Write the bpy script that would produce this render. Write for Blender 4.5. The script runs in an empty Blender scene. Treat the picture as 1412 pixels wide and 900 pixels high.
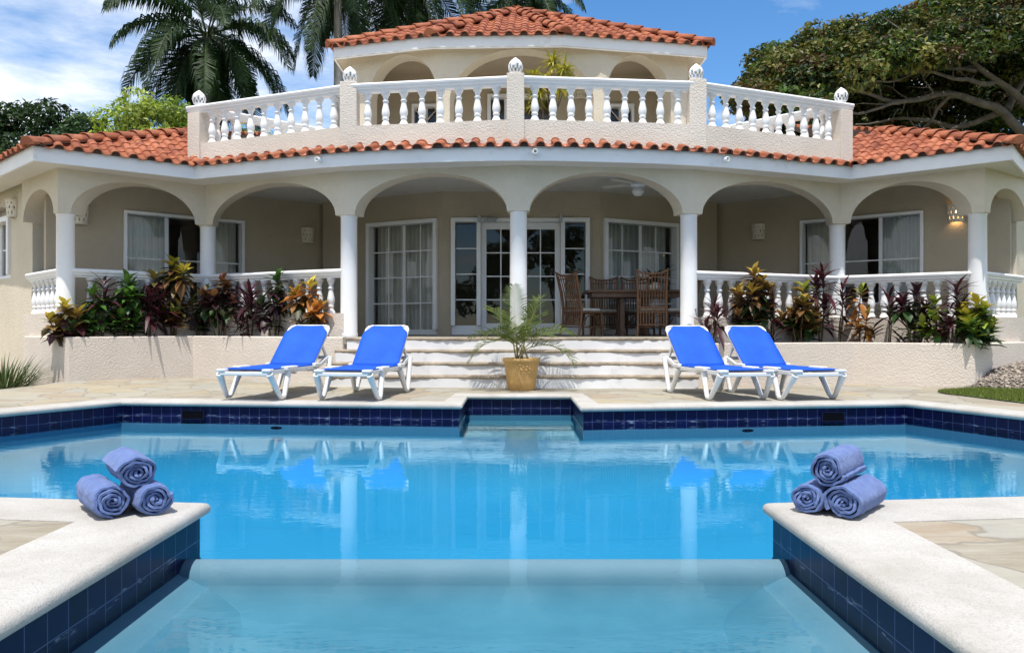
import bpy, bmesh, math, random
import numpy as np
from mathutils import Vector, Matrix
from mathutils.geometry import tessellate_polygon

rnd = random.Random(11)
R = math.radians
scene = bpy.context.scene
COL = scene.collection
HC = 0.858          # eye height over the pool deck
F = 1050.0          # focal length in photo pixels (photo 1412 wide)

def at(px, py, Y):
    """photo pixel at depth Y -> point"""
    return Vector(((px - 706) * Y / F, Y, HC + (450 - py) * Y / F))
def gx(px, Y):
    return (px - 706) * Y / F
def zdeck(x, y):
    t = min(1.0, max(0.0, (y - 9.4) / 1.5))
    z = (-0.009 * x if x < 0 else -0.004 * x) * t
    if x < -6.5: z -= min(0.16, (-6.5 - x) * 0.13) * t
    return max(z, -0.12)

# ------------------------------------------------------------------ objects
def wloc(o):
    v = Vector((0, 0, 0))
    while o is not None:
        v += o.location
        o = o.parent
    return v
def props(o, label=None, cat=None, group=None, kind=None):
    if label: o['label'] = label
    if cat: o['category'] = cat
    if group: o['group'] = group
    if kind: o['kind'] = kind
    return o
def thing(name, label, cat, loc=(0, 0, 0), group=None):
    o = bpy.data.objects.new(name, None)
    COL.objects.link(o)
    o.location = loc
    o.empty_display_size = 0.1
    return props(o, label, cat, group)
def kids(o):
    return list(o.children)
def dup(o, parent=None):
    c = o.copy()
    COL.objects.link(c)
    if parent is not None: c.parent = parent
    for ch in kids(o):
        dup(ch, c)
    return c

class MB:
    def __init__(s):
        s.v = []; s.f = []; s.sm = []; s.uv = []; s.col = []
    def add(s, vs, fs, smooth=False, uvs=None, col=None):
        n = len(s.v)
        s.v.extend([tuple(p) for p in vs])
        for i, f in enumerate(fs):
            s.f.append(tuple(n + k for k in f)); s.sm.append(smooth)
            s.uv.append(uvs[i] if uvs else None)
        if col is not None or s.col:
            while len(s.col) < n: s.col.append((1, 1, 1))
            s.col.extend([col if col is not None else (1, 1, 1)] * len(vs))
    def box(s, c, size, rz=0.0, m=None):
        hx, hy, hz = size[0] / 2, size[1] / 2, size[2] / 2
        pts = [Vector((x, y, z)) for z in (-hz, hz) for y in (-hy, hy) for x in (-hx, hx)]
        rot = m if m is not None else Matrix.Rotation(rz, 3, 'Z')
        pts = [rot @ p + Vector(c) for p in pts]
        s.add(pts, [(0, 2, 3, 1), (4, 5, 7, 6), (0, 1, 5, 4), (2, 6, 7, 3), (0, 4, 6, 2), (1, 3, 7, 5)])
    def bar(s, a, b, w, h, up=(0, 0, 1)):
        a, b = Vector(a), Vector(b)
        d = (b - a); L = d.length
        if L < 1e-6: return
        d.normalize()
        u = Vector(up)
        if abs(d.dot(u)) > .98: u = Vector((0, 1, 0))
        sd = d.cross(u).normalized(); u2 = sd.cross(d)
        m = Matrix((sd, d, u2)).transposed()
        s.box((a + b) / 2, (w, L, h), m=m)
    def tube(s, pts, r, n=8, caps=True, smooth=True):
        pts = [Vector(p) for p in pts]
        rs = r if hasattr(r, '__len__') else [r] * len(pts)
        vs = []; prev = None
        for i, p in enumerate(pts):
            if i == 0: d = pts[1] - pts[0]
            elif i == len(pts) - 1: d = pts[-1] - pts[-2]
            else: d = (pts[i + 1] - pts[i]).normalized() + (pts[i] - pts[i - 1]).normalized()
            d.normalize()
            if prev is None:
                u = Vector((0, 0, 1)) if abs(d.z) < .9 else Vector((1, 0, 0))
                a = d.cross(u).normalized()
            else:
                a = (prev - d * prev.dot(d)).normalized()
            prev = a
            b = d.cross(a)
            for k in range(n):
                t = 2 * math.pi * k / n
                vs.append(p + (a * math.cos(t) + b * math.sin(t)) * rs[i])
        fs = []
        for i in range(len(pts) - 1):
            for k in range(n):
                k2 = (k + 1) % n
                fs.append((i * n + k, i * n + k2, (i + 1) * n + k2, (i + 1) * n + k))
        s.add(vs, fs, smooth)
        if caps:
            m = len(pts) - 1
            s.add([vs[k] for k in range(n)], [tuple(range(n - 1, -1, -1))])
            s.add([vs[m * n + k] for k in range(n)], [tuple(range(n))])
    def lathe(s, prof, c=(0, 0, 0), n=16, smooth=True, caps=True, ang0=0, ang1=2 * math.pi, skip=None, sx=1, sy=1):
        full = abs(ang1 - ang0 - 2 * math.pi) < 1e-6
        m = n if full else n + 1
        vs = []
        for (r, z) in prof:
            for k in range(m):
                t = ang0 + (ang1 - ang0) * k / n
                vs.append((c[0] + r * math.cos(t) * sx, c[1] + r * math.sin(t) * sy, c[2] + z))
        fs = []
        for i in range(len(prof) - 1):
            for k in range(n):
                if skip and skip(i, k): continue
                k2 = (k + 1) % m if full else k + 1
                fs.append((i * m + k, i * m + k2, (i + 1) * m + k2, (i + 1) * m + k))
        s.add(vs, fs, smooth)
        if caps and full:
            if prof[0][0] > 1e-4: s.add([vs[k] for k in range(n)], [tuple(range(n - 1, -1, -1))])
            if prof[-1][0] > 1e-4: s.add([vs[(len(prof) - 1) * n + k] for k in range(n)], [tuple(range(n))])
    def build(s, name, mat, parent=None, bevel=0, solid=0, world=True):
        off = wloc(parent) if (parent is not None and world) else Vector((0, 0, 0))
        me = bpy.data.meshes.new(name)
        A = np.array(s.v, dtype=float).reshape(-1, 3) - np.array(off)
        me.from_pydata(A.tolist(), [], s.f)
        me.polygons.foreach_set('use_smooth', s.sm)
        if any(u is not None for u in s.uv):
            lay = me.uv_layers.new(name='UVMap')
            k = 0
            for i, f in enumerate(s.f):
                u = s.uv[i]
                for j in range(len(f)):
                    if u: lay.data[k].uv = u[j]
                    k += 1
        if s.col:
            while len(s.col) < len(s.v): s.col.append((1, 1, 1))
            ca = me.color_attributes.new('Col', 'FLOAT_COLOR', 'POINT')
            C4 = np.ones((len(s.v), 4)); C4[:, :3] = np.array(s.col)
            ca.data.foreach_set('color', C4.ravel())
        me.validate()
        o = bpy.data.objects.new(name, me)
        COL.objects.link(o)
        if mat: me.materials.append(mat)
        if parent is not None: o.parent = parent
        if bevel:
            b = o.modifiers.new('bev', 'BEVEL'); b.width = bevel; b.segments = 2; b.limit_method = 'ANGLE'; b.angle_limit = R(40)
        if solid:
            d = o.modifiers.new('sol', 'SOLIDIFY'); d.thickness = solid; d.offset = 0
        return o

# ------------------------------------------------------------------ plan helpers
def miters(pts, closed=False):
    """per vertex vector m: point + d*m lies d to the RIGHT of the line"""
    P = [Vector((p[0], p[1])) for p in pts]; n = len(P); out = []
    for i in range(n):
        def nrm(a, b):
            d = (b - a).normalized(); return Vector((d.y, -d.x))
        if closed:
            n0 = nrm(P[i - 1], P[i]); n1 = nrm(P[i], P[(i + 1) % n])
        else:
            n0 = nrm(P[i - 1], P[i]) if i > 0 else None
            n1 = nrm(P[i], P[i + 1]) if i < n - 1 else None
            if n0 is None: n0 = n1
            if n1 is None: n1 = n0
        m = (n0 + n1)
        m = m / max(0.2, m.dot(n0)) if m.length > 1e-6 else n0
        out.append(m)
    return out
def offs(pts, d, closed=False):
    return [(p[0] + m.x * d, p[1] + m.y * d) for p, m in zip(pts, miters(pts, closed))]
def sweep(mb, pts, prof, closed=False, ring=True, caps=True, smooth=False, scale=None, zoff=None):
    """prof: (d,z) list; ring closes the section"""
    ms = miters(pts, closed); n = len(pts); k = len(prof)
    vs = []
    for i in range(n):
        sc = scale[i] if scale else 1.0
        zo = zoff[i] if zoff else 0.0
        for (d, z) in prof:
            vs.append((pts[i][0] + ms[i].x * d * sc, pts[i][1] + ms[i].y * d * sc, z + zo))
    L = [0.0]
    for i in range(1, n + (1 if closed else 0)):
        a = pts[i - 1]; b = pts[i % n]
        L.append(L[-1] + math.hypot(b[0] - a[0], b[1] - a[1]))
    pl = [0.0]
    for j in range(1, k + 1):
        a = prof[j - 1]; b = prof[j % k]
        pl.append(pl[-1] + math.hypot(a[0] - b[0], a[1] - b[1]))
    fs = []; uv = []
    for i in range(n if closed else n - 1):
        i2 = (i + 1) % n
        for j in range(k if ring else k - 1):
            j2 = (j + 1) % k
            fs.append((i * k + j, i2 * k + j, i2 * k + j2, i * k + j2))
            uv.append([(L[i], pl[j]), (L[i + 1], pl[j]), (L[i + 1], pl[j + 1]), (L[i], pl[j + 1])])
    mb.add(vs, fs, smooth, uv)
    if caps and ring and not closed:
        mb.add([vs[j] for j in range(k)], [tuple(range(k))])
        mb.add([vs[(n - 1) * k + j] for j in range(k)], [tuple(range(k - 1, -1, -1))])
def poly_prism(mb, pts, z0, z1, holes=()):
    """extruded plan polygon (may be concave)"""
    loops = [[Vector((p[0], p[1], 0)) for p in pts]] + [[Vector((p[0], p[1], 0)) for p in h] for h in holes]
    flat = [p for l in loops for p in l]
    tris = tessellate_polygon(loops)
    def up(t):
        a, b, c = (flat[k] for k in t)
        return (b - a).cross(c - a).z > 0
    tris = [t if up(t) else (t[0], t[2], t[1]) for t in tris]
    if z1 is not None:
        mb.add([(p.x, p.y, z1) for p in flat], tris)
    if z0 is not None:
        mb.add([(p.x, p.y, z0) for p in flat], [(t[0], t[2], t[1]) for t in tris])
    if z0 is not None and z1 is not None:
        for l in loops:
            n = len(l)
            for i in range(n):
                a = l[i]; b = l[(i + 1) % n]
                mb.add([(a.x, a.y, z0), (b.x, b.y, z0), (b.x, b.y, z1), (a.x, a.y, z1)], [(0, 1, 2, 3)])
class WF:
    """a vertical wall frame: s along the wall, z up, d towards the viewer (right of p0->p1)"""
    def __init__(s, p0, p1):
        s.o = Vector((p0[0], p0[1])); d = Vector((p1[0], p1[1])) - s.o
        s.L = d.length; s.t = d.normalized(); s.n = Vector((s.t.y, -s.t.x)); s.ang = math.atan2(s.t.y, s.t.x)
    def p(s, a, z, d=0):
        q = s.o + s.t * a + s.n * d
        return (q.x, q.y, z)
    def sx(s, px):      # where the ray through photo column px meets the wall
        k = (px - 706) / F
        return (k * s.o.y - s.o.x) / (s.t.x - k * s.t.y)
    def box(s, mb, s0, s1, z0, z1, d0, d1):
        vs = [s.p(a, z, d) for z in (z0, z1) for d in (d0, d1) for a in (s0, s1)]
        mb.add(vs, [(0, 1, 3, 2), (4, 6, 7, 5), (0, 4, 5, 1), (2, 3, 7, 6), (0, 2, 6, 4), (1, 5, 7, 3)])
def wall_panel(mb, w, s0, s1, z0, z1, openings=(), th=0.2):
    ss = sorted(set([s0, s1] + [v for o in openings for v in o[:2]]))
    zs = sorted(set([z0, z1] + [v for o in openings for v in o[2:4]]))
    def solid(i, j):
        if i < 0 or j < 0 or i >= len(ss) - 1 or j >= len(zs) - 1: return False
        cs = (ss[i] + ss[i + 1]) / 2; cz = (zs[j] + zs[j + 1]) / 2
        return not any(o[0] < cs < o[1] and o[2] < cz < o[3] for o in openings)
    for i in range(len(ss) - 1):
        for j in range(len(zs) - 1):
            if not solid(i, j): continue
            a, b, c, d = ss[i], ss[i + 1], zs[j], zs[j + 1]
            q = lambda s_, z_, d_: w.p(s_, z_, d_)
            mb.add([q(a, c, 0), q(b, c, 0), q(b, d, 0), q(a, d, 0)], [(0, 1, 2, 3)])
            mb.add([q(a, c, -th), q(b, c, -th), q(b, d, -th), q(a, d, -th)], [(3, 2, 1, 0)])
            if not solid(i - 1, j): mb.add([q(a, c, 0), q(a, d, 0), q(a, d, -th), q(a, c, -th)], [(0, 1, 2, 3)])
            if not solid(i + 1, j): mb.add([q(b, c, 0), q(b, c, -th), q(b, d, -th), q(b, d, 0)], [(0, 1, 2, 3)])
            if not solid(i, j - 1): mb.add([q(a, c, 0), q(a, c, -th), q(b, c, -th), q(b, c, 0)], [(0, 1, 2, 3)])
            if not solid(i, j + 1): mb.add([q(a, d, 0), q(b, d, 0), q(b, d, -th), q(a, d, -th)], [(0, 1, 2, 3)])
def arch_run(mb, pts, th, zbot, ztop, bays, n=28):
    """wall over columns: pts polyline, bays[i]=(half pier a, half pier b, crown z, spring z) or None"""
    fr = offs(pts, th / 2); bk = offs(pts, -th / 2)
    for i in range(len(pts) - 1):
        L = math.hypot(pts[i + 1][0] - pts[i][0], pts[i + 1][1] - pts[i][1])
        ha, hb, zc, zs = bays[i]
        a0 = ha / L; a1 = 1 - hb / L
        us = [(0, zbot)]
        c = (a0 + a1) / 2; hw = (a1 - a0) / 2
        us.append((a0, zbot))
        if zs > zbot: us.append((a0, zs))
        for k in range(1, n):
            th_ = math.pi * (1 - k / n)
            x = math.cos(th_); y = math.sin(th_)
            us.append((c + hw * x, zs + (zc - zs) * y))
        if zs > zbot: us.append((a1, zs))
        us += [(a1, zbot), (1, zbot)]
        def P(A, u, z):
            return (A[i][0] + (A[i + 1][0] - A[i][0]) * u, A[i][1] + (A[i + 1][1] - A[i][1]) * u, z)
        for k in range(len(us) - 1):
            (u0, z0), (u1, z1) = us[k], us[k + 1]
            if abs(u1 - u0) > 1e-6:
                mb.add([P(fr, u0, z0), P(fr, u1, z1), P(fr, u1, ztop), P(fr, u0, ztop)], [(0, 1, 2, 3)])
                mb.add([P(bk, u0, z0), P(bk, u1, z1), P(bk, u1, ztop), P(bk, u0, ztop)], [(3, 2, 1, 0)])
            mb.add([P(fr, u0, z0), P(bk, u0, z0), P(bk, u1, z1), P(fr, u1, z1)], [(0, 1, 2, 3)], smooth=2 < k < len(us) - 4)
        mb.add([P(fr, 0, ztop), P(fr, 1, ztop), P(bk, 1, ztop), P(bk, 0, ztop)], [(0, 1, 2, 3)])
    for A in (0, len(pts) - 1):
        a = fr[A]; b = bk[A]
        mb.add([(a[0], a[1], zbot), (b[0], b[1], zbot), (b[0], b[1], ztop), (a[0], a[1], ztop)], [(0, 1, 2, 3)])

# ------------------------------------------------------------------ materials
def mat(name):
    m = bpy.data.materials.new(name); m.use_nodes = True
    nt = m.node_tree; b = nt.nodes['Principled BSDF']
    return m, nt, b
def N(nt, t, **kw):
    n = nt.nodes.new(t)
    for k, v in kw.items():
        if k in n.inputs: n.inputs[k].default_value = v
        else: setattr(n, k, v)
    return n
def L_(nt, a, b): nt.links.new(a, b)
def coords(nt, kind='Object', scale=(1, 1, 1)):
    tc = N(nt, 'ShaderNodeTexCoord'); mp = N(nt, 'ShaderNodeMapping')
    mp.inputs['Scale'].default_value = scale
    L_(nt, tc.outputs[kind], mp.inputs['Vector'])
    return mp.outputs['Vector']
def ramp(nt, fac, stops):
    r = N(nt, 'ShaderNodeValToRGB')
    el = r.color_ramp.elements
    while len(el) < len(stops): el.new(0.5)
    for e, (p, c) in zip(el, stops):
        e.position = p; e.color = (*c, 1) if len(c) == 3 else c
    L_(nt, fac, r.inputs['Fac'])
    return r.outputs['Color']
def noise(nt, vec, scale, detail=4, rough=.55):
    n = N(nt, 'ShaderNodeTexNoise', Scale=scale, Detail=detail, Roughness=rough)
    L_(nt, vec, n.inputs['Vector'])
    return n.outputs['Fac']
def bump(nt, b, h, strength=.3, dist=.01, prev=None):
    n = N(nt, 'ShaderNodeBump', Strength=strength, Distance=dist)
    L_(nt, h, n.inputs['Height'])
    if prev: L_(nt, prev, n.inputs['Normal'])
    if b: L_(nt, n.outputs['Normal'], b.inputs['Normal'])
    return n.outputs['Normal']
def mixc(nt, fac, a, b, mode='MIX'):
    n = N(nt, 'ShaderNodeMix', data_type='RGBA', blend_type=mode)
    for sock, val in ((n.inputs[0], fac), (n.inputs[6], a), (n.inputs[7], b)):
        if hasattr(val, 'links'): L_(nt, val, sock)
        elif isinstance(val, (int, float)): sock.default_value = val
        else: sock.default_value = (*val, 1)
    return n.outputs[2]
def simple(name, c, rough=.6, var=.12, nscale=3.0, bscale=0, bstr=.2, bdist=.004, spec=.5, metal=0, dirt=None):
    """plain paint with slight tone variation and surface relief"""
    m, nt, b = mat(name)
    v = coords(nt)
    f = noise(nt, v, nscale, 6, .6)
    lo = tuple(x * (1 - var) for x in c); hi = tuple(min(1, x * (1 + var * .6)) for x in c)
    colr = ramp(nt, f, [(.3, lo), (.7, hi)])
    if dirt:
        g = noise(nt, v, dirt[1], 8, .7)
        g2 = ramp(nt, g, [(dirt[2], (0, 0, 0)), (dirt[2] + .2, (1, 1, 1))])
        colr = mixc(nt, g2, colr, dirt[0])
    L_(nt, colr, b.inputs['Base Color'])
    b.inputs['Roughness'].default_value = rough
    b.inputs['Metallic'].default_value = metal
    b.inputs['Specular IOR Level'].default_value = spec
    if bscale:
        bump(nt, b, noise(nt, v, bscale, 3, .6), bstr, bdist)
    return m

M = {}
def stucco(name, c, bs=.55):
    m, nt, b = mat(name)
    v = coords(nt)
    f = noise(nt, v, .9, 6, .65)
    c1 = ramp(nt, f, [(.3, tuple(x * .88 for x in c)), (.68, tuple(min(1, x * 1.05) for x in c))])
    st = N(nt, 'ShaderNodeMapping'); st.inputs['Scale'].default_value = (5, 5, .35); L_(nt, v, st.inputs['Vector'])
    g = noise(nt, st.outputs['Vector'], 1.6, 5, .7)
    g2 = ramp(nt, g, [(.62, (0, 0, 0)), (.85, (.32, .32, .32))])
    c2 = mixc(nt, g2, c1, tuple(x * .62 for x in c))
    L_(nt, c2, b.inputs['Base Color'])
    b.inputs['Roughness'].default_value = .9
    b.inputs['Specular IOR Level'].default_value = .2
    h1 = noise(nt, v, 46, 4, .55)
    h1r = ramp(nt, h1, [(.32, (0, 0, 0)), (.7, (1, 1, 1))])
    n1 = bump(nt, None, h1r, bs, .012)
    bump(nt, b, noise(nt, v, 140, 2, .5), .25, .003, n1)
    return m
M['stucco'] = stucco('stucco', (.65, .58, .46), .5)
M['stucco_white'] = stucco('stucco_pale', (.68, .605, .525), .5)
M['inner'] = stucco('shaded_stucco', (.46, .39, .29), .4)  # same stucco darkened: shade of the covered interiors put into the colour
M['white'] = simple('white_paint', (.80, .80, .80), .5, .06, 2.0, 60, .12, .003, dirt=((.55, .53, .5), 3.0, .62))
M['fascia'] = simple('fascia_paint', (.78, .78, .78), .55, .08, 1.2, 40, .1, .003, dirt=((.5, .5, .5), 2.2, .6))
M['frame'] = simple('frame_paint', (.78, .78, .78), .4, .04)
M['plastic'] = simple('white_resin', (.70, .70, .69), .35, .05, 6, dirt=((.5, .48, .44), 8, .68))
M['ceiling'] = simple('ceiling_paint', (.66, .63, .57), .8, .05)
M['lamp_clay'] = simple('glazed_clay', (.72, .66, .54), .5, .08, 12)
M['steel'] = simple('dull_steel', (.35, .36, .38), .35, .1, metal=.8)
M['dark'] = simple('dark_hole', (.006, .006, .008), .9, .2, spec=0)
M['soil'] = simple('soil', (.075, .05, .035), .95, .4, 9, 30, .8, .03)
M['curtain'] = simple('curtain_cloth', (.80, .78, .70), .9, .1, 2)
M['drape'] = simple('grey_drape', (.60, .63, .61), .9, .1, 2)
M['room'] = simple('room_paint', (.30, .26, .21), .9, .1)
M['cushion'] = simple('cushion_cloth', (.62, .58, .5), .9, .25, 14, 60, .2)
M['wood'] = simple('dark_wood', (.12, .06, .032), .4, .35, 5, 40, .15)
M['rattan'] = simple('rattan', (.18, .085, .04), .45, .35, 16, 90, .2)
M['globe'] = simple('opal_glass', (.75, .74, .70), .3, .03)
M['bark'] = simple('grey_bark', (.19, .165, .14), .9, .45, 4, 14, .8, .05)
M['darkbark'] = simple('brown_bark', (.16, .135, .115), .9, .45, 3, 10, .9, .06)
M['palmbark'] = simple('palm_trunk', (.42, .40, .38), .85, .25, 2.5, 20, .4, .02)
M['stem'] = simple('plant_stem', (.12, .085, .05), .8, .3, 9)
M['pot'] = simple('ochre_clay', (.60, .36, .12), .65, .2, 7, 60, .2, .004, dirt=((.42, .24, .09), 9, .6))

# roof tiles
m, nt, b = mat('terracotta_tiles')
v = coords(nt)
vo = N(nt, 'ShaderNodeTexVoronoi', Scale=4.2); L_(nt, v, vo.inputs['Vector'])
c1 = ramp(nt, vo.outputs['Color'], [(.1, (.20, .055, .026)), (.5, (.31, .092, .04)), (.9, (.41, .145, .07))])
n1 = noise(nt, v, 1.3, 8, .7)
c2 = mixc(nt, ramp(nt, n1, [(.52, (0, 0, 0)), (.75, (.6, .6, .6))]), c1, (.30, .115, .07))
n2 = noise(nt, v, 9, 6, .75)
c3 = mixc(nt, ramp(nt, n2, [(.6, (0, 0, 0)), (.8, (.55, .55, .55))]), c2, (.17, .06, .04))
L_(nt, c3, b.inputs['Base Color'])
b.inputs['Roughness'].default_value = .75; b.inputs['Specular IOR Level'].default_value = .35
bump(nt, b, noise(nt, v, 45, 4, .6), .3, .006)
M['tile'] = m

# coping
m, nt, b = mat('cast_stone_coping')
v = coords(nt)
n1 = noise(nt, v, 2.2, 8, .7)
c1 = ramp(nt, n1, [(.3, (.36, .335, .295)), (.5, (.44, .42, .385)), (.72, (.51, .495, .465))])
n2 = noise(nt, v, 150, 2, .5)
c2 = mixc(nt, ramp(nt, n2, [(.5, (0, 0, 0)), (.72, (.6, .6, .6))]), c1, (.27, .255, .23))
n4 = noise(nt, v, 5.0, 9, .8)
c2 = mixc(nt, ramp(nt, n4, [(.58, (0, 0, 0)), (.76, (.45, .45, .45))]), c2, (.29, .275, .25))
L_(nt, c2, b.inputs['Base Color']); b.inputs['Roughness'].default_value = .85
k1 = bump(nt, None, noise(nt, v, 60, 5, .7), .5, .006)
bump(nt, b, n2, .5, .004, k1)
M['coping'] = m

# flagstones
m, nt, b = mat('flagstone')
v = coords(nt)
wv = N(nt, 'ShaderNodeTexNoise', Scale=2.0, Detail=4.0); L_(nt, v, wv.inputs['Vector'])
va = N(nt, 'ShaderNodeVectorMath', operation='SCALE'); L_(nt, wv.outputs['Color'], va.inputs[0]); va.inputs['Scale'].default_value = .55
vb = N(nt, 'ShaderNodeVectorMath', operation='ADD'); L_(nt, v, vb.inputs[0]); L_(nt, va.outputs['Vector'], vb.inputs[1])
ed = N(nt, 'ShaderNodeTexVoronoi', Scale=1.9, feature='DISTANCE_TO_EDGE'); L_(nt, vb.outputs['Vector'], ed.inputs['Vector'])
ce = N(nt, 'ShaderNodeTexVoronoi', Scale=1.9); L_(nt, vb.outputs['Vector'], ce.inputs['Vector'])
sep = N(nt, 'ShaderNodeSeparateColor'); L_(nt, ce.outputs['Color'], sep.inputs['Color'])
stone = ramp(nt, sep.outputs[0], [(.05, (.25, .215, .155)), (.3, (.34, .31, .24)), (.55, (.29, .285, .25)), (.75, (.36, .305, .195)), (.95, (.29, .225, .155))])
ly = N(nt, 'ShaderNodeMapping'); ly.inputs['Scale'].default_value = (.6, 2.6, 1); L_(nt, v, ly.inputs['Vector'])
n1 = noise(nt, ly.outputs['Vector'], 3.2, 9, .75)
s2 = mixc(nt, ramp(nt, n1, [(.42, (0, 0, 0)), (.66, (.75, .75, .75))]), stone, (.39, .365, .305))
n3 = noise(nt, ly.outputs['Vector'], 7, 8, .75)
s3 = mixc(nt, ramp(nt, n3, [(.55, (0, 0, 0)), (.72, (.7, .7, .7))]), s2, (.21, .165, .11))
g = ramp(nt, ed.outputs['Distance'], [(.008, (1, 1, 1)), (.035, (0, 0, 0))])
fin = mixc(nt, g, s3, (.235, .21, .17))
L_(nt, fin, b.inputs['Base Color']); b.inputs['Roughness'].default_value = .85
hh = ramp(nt, ed.outputs['Distance'], [(.0, (0, 0, 0)), (.04, (1, 1, 1))])
k1 = bump(nt, None, hh, .6, .008)
bump(nt, b, n3, .5, .012, k1)
M['flag'] = m

# step nosing stone
M['nosing'] = simple('split_stone', (.36, .30, .225), .85, .45, 5, 22, .8, .02, dirt=((.17, .14, .1), 4, .58))

# pool tile (uv: metres along, metres down)
m, nt, b = mat('cobalt_pool_tile')
tc = N(nt, 'ShaderNodeTexCoord')
mp = N(nt, 'ShaderNodeMapping'); L_(nt, tc.outputs['UV'], mp.inputs['Vector'])
br = N(nt, 'ShaderNodeTexBrick', offset=0.0, squash=1.0)
br.inputs['Scale'].default_value = 1.0
br.inputs['Brick Width'].default_value = .118; br.inputs['Row Height'].default_value = .118
br.inputs['Mortar Size'].default_value = .0022; br.inputs['Mortar Smooth'].default_value = .1
br.inputs['Color1'].default_value = (.002, .003, .026, 1); br.inputs['Color2'].default_value = (.004, .006, .048, 1)
br.inputs['Mortar'].default_value = (.06, .085, .19, 1)
L_(nt, mp.outputs['Vector'], br.inputs['Vector'])
v = coords(nt)
n1 = noise(nt, v, 5, 8, .75)
sc = N(nt, 'ShaderNodeMapping'); sc.inputs['Scale'].default_value = (9, 9, 40); L_(nt, v, sc.inputs['Vector'])
n2 = noise(nt, sc.outputs['Vector'], 1, 6, .7)
# lime scum that settles on the second row of tiles
sp = N(nt, 'ShaderNodeSeparateXYZ'); L_(nt, mp.outputs['Vector'], sp.inputs['Vector'])
band = ramp(nt, sp.outputs['Y'], [(.09, (0, 0, 0)), (.125, (1, 1, 1)), (.15, (0, 0, 0))])
sm = mixc(nt, 1.0, band, ramp(nt, n2, [(.56, (0, 0, 0)), (.72, (.75, .75, .75))]), 'MULTIPLY')
cc = mixc(nt, ramp(nt, n1, [(.6, (0, 0, 0)), (.8, (.12, .12, .12))]), br.outputs['Color'], (.06, .08, .17))
cc = mixc(nt, sm, cc, (.45, .55, .7))
L_(nt, cc, b.inputs['Base Color']); b.inputs['Roughness'].default_value = .3
b.inputs['Specular IOR Level'].default_value = .18
bump(nt, b, br.outputs['Fac'], -.4, .003)
M['pooltile'] = m
M['plaster'] = simple('pool_plaster', (.115, .35, .52), .8, .05, 1.0, 20, .1)


# water
m, nt, b = mat('pool_water')
nt.nodes.remove(b)
out = nt.nodes['Material Output']
v = coords(nt)
mp = N(nt, 'ShaderNodeMapping'); mp.inputs['Scale'].default_value = (1.0, 2.2, 1); L_(nt, v, mp.inputs['Vector'])
h = noise(nt, mp.outputs['Vector'], 2.2, 3, .5)
bn = N(nt, 'ShaderNodeBump', Strength=.06, Distance=.02); L_(nt, h, bn.inputs['Height'])
h2 = noise(nt, mp.outputs['Vector'], 9, 2, .5)
bn2 = N(nt, 'ShaderNodeBump', Strength=.05, Distance=.008); L_(nt, h2, bn2.inputs['Height']); L_(nt, bn.outputs['Normal'], bn2.inputs['Normal'])
fr = N(nt, 'ShaderNodeFresnel', IOR=1.33); L_(nt, bn2.outputs['Normal'], fr.inputs['Normal'])
ml = N(nt, 'ShaderNodeMath', operation='MULTIPLY'); L_(nt, fr.outputs['Fac'], ml.inputs[0]); ml.inputs[1].default_value = 1.0
tr = N(nt, 'ShaderNodeBsdfTransparent'); tr.inputs['Color'].default_value = (1, 1, 1, 1)
gl = N(nt, 'ShaderNodeBsdfGlossy', Roughness=.0); gl.inputs['Color'].default_value = (.68, .94, 1, 1)
L_(nt, bn2.outputs['Normal'], gl.inputs['Normal'])
mx = N(nt, 'ShaderNodeMixShader'); L_(nt, ml.outputs[0], mx.inputs['Fac']); L_(nt, tr.outputs[0], mx.inputs[1]); L_(nt, gl.outputs[0], mx.inputs[2])
L_(nt, mx.outputs[0], out.inputs['Surface'])
ab = N(nt, 'ShaderNodeVolumeAbsorption', Density=.55); ab.inputs['Color'].default_value = (.14, .85, .985, 1)
L_(nt, ab.outputs[0], out.inputs['Volume'])
M['water'] = m

# glass
m, nt, b = mat('window_glass')
nt.nodes.remove(b); out = nt.nodes['Material Output']
fr = N(nt, 'ShaderNodeFresnel', IOR=1.5)
ml = N(nt, 'ShaderNodeMath', operation='MULTIPLY_ADD'); L_(nt, fr.outputs['Fac'], ml.inputs[0]); ml.inputs[1].default_value = 1.15; ml.inputs[2].default_value = .0
tr = N(nt, 'ShaderNodeBsdfTransparent'); tr.inputs['Color'].default_value = (.88, .90, .89, 1)
gl = N(nt, 'ShaderNodeBsdfGlossy', Roughness=.01)
mx = N(nt, 'ShaderNodeMixShader'); L_(nt, ml.outputs[0], mx.inputs['Fac']); L_(nt, tr.outputs[0], mx.inputs[1]); L_(nt, gl.outputs[0], mx.inputs[2])
L_(nt, mx.outputs[0], out.inputs['Surface'])
M['glass'] = m

# woven blue sling
m, nt, b = mat('blue_sling')
v = coords(nt)
n1 = noise(nt, v, 3, 5, .6)
L_(nt, ramp(nt, n1, [(.3, (.008, .075, .46)), (.7, (.013, .105, .60))]), b.inputs['Base Color'])
b.inputs['Roughness'].default_value = .7; b.inputs['Specular IOR Level'].default_value = .25
w1 = N(nt, 'ShaderNodeTexWave', Scale=130.0); L_(nt, v, w1.inputs['Vector'])
bump(nt, b, w1.outputs['Fac'], .25, .002)
M['sling'] = m

# terry towel
m, nt, b = mat('terry_cloth')
v = coords(nt)
n1 = noise(nt, v, 20, 5, .65)
L_(nt, ramp(nt, n1, [(.3, (.085, .138, .33)), (.7, (.145, .215, .44))]), b.inputs['Base Color'])
b.inputs['Roughness'].default_value = 1; b.inputs['Specular IOR Level'].default_value = .05
b.inputs['Sheen Weight'].default_value = .15; b.inputs['Sheen Roughness'].default_value = .6
k1 = bump(nt, None, noise(nt, v, 330, 2, .6), .9, .004)
bump(nt, b, noise(nt, v, 26, 4, .6), .6, .02, k1)
M['towel'] = m

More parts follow.
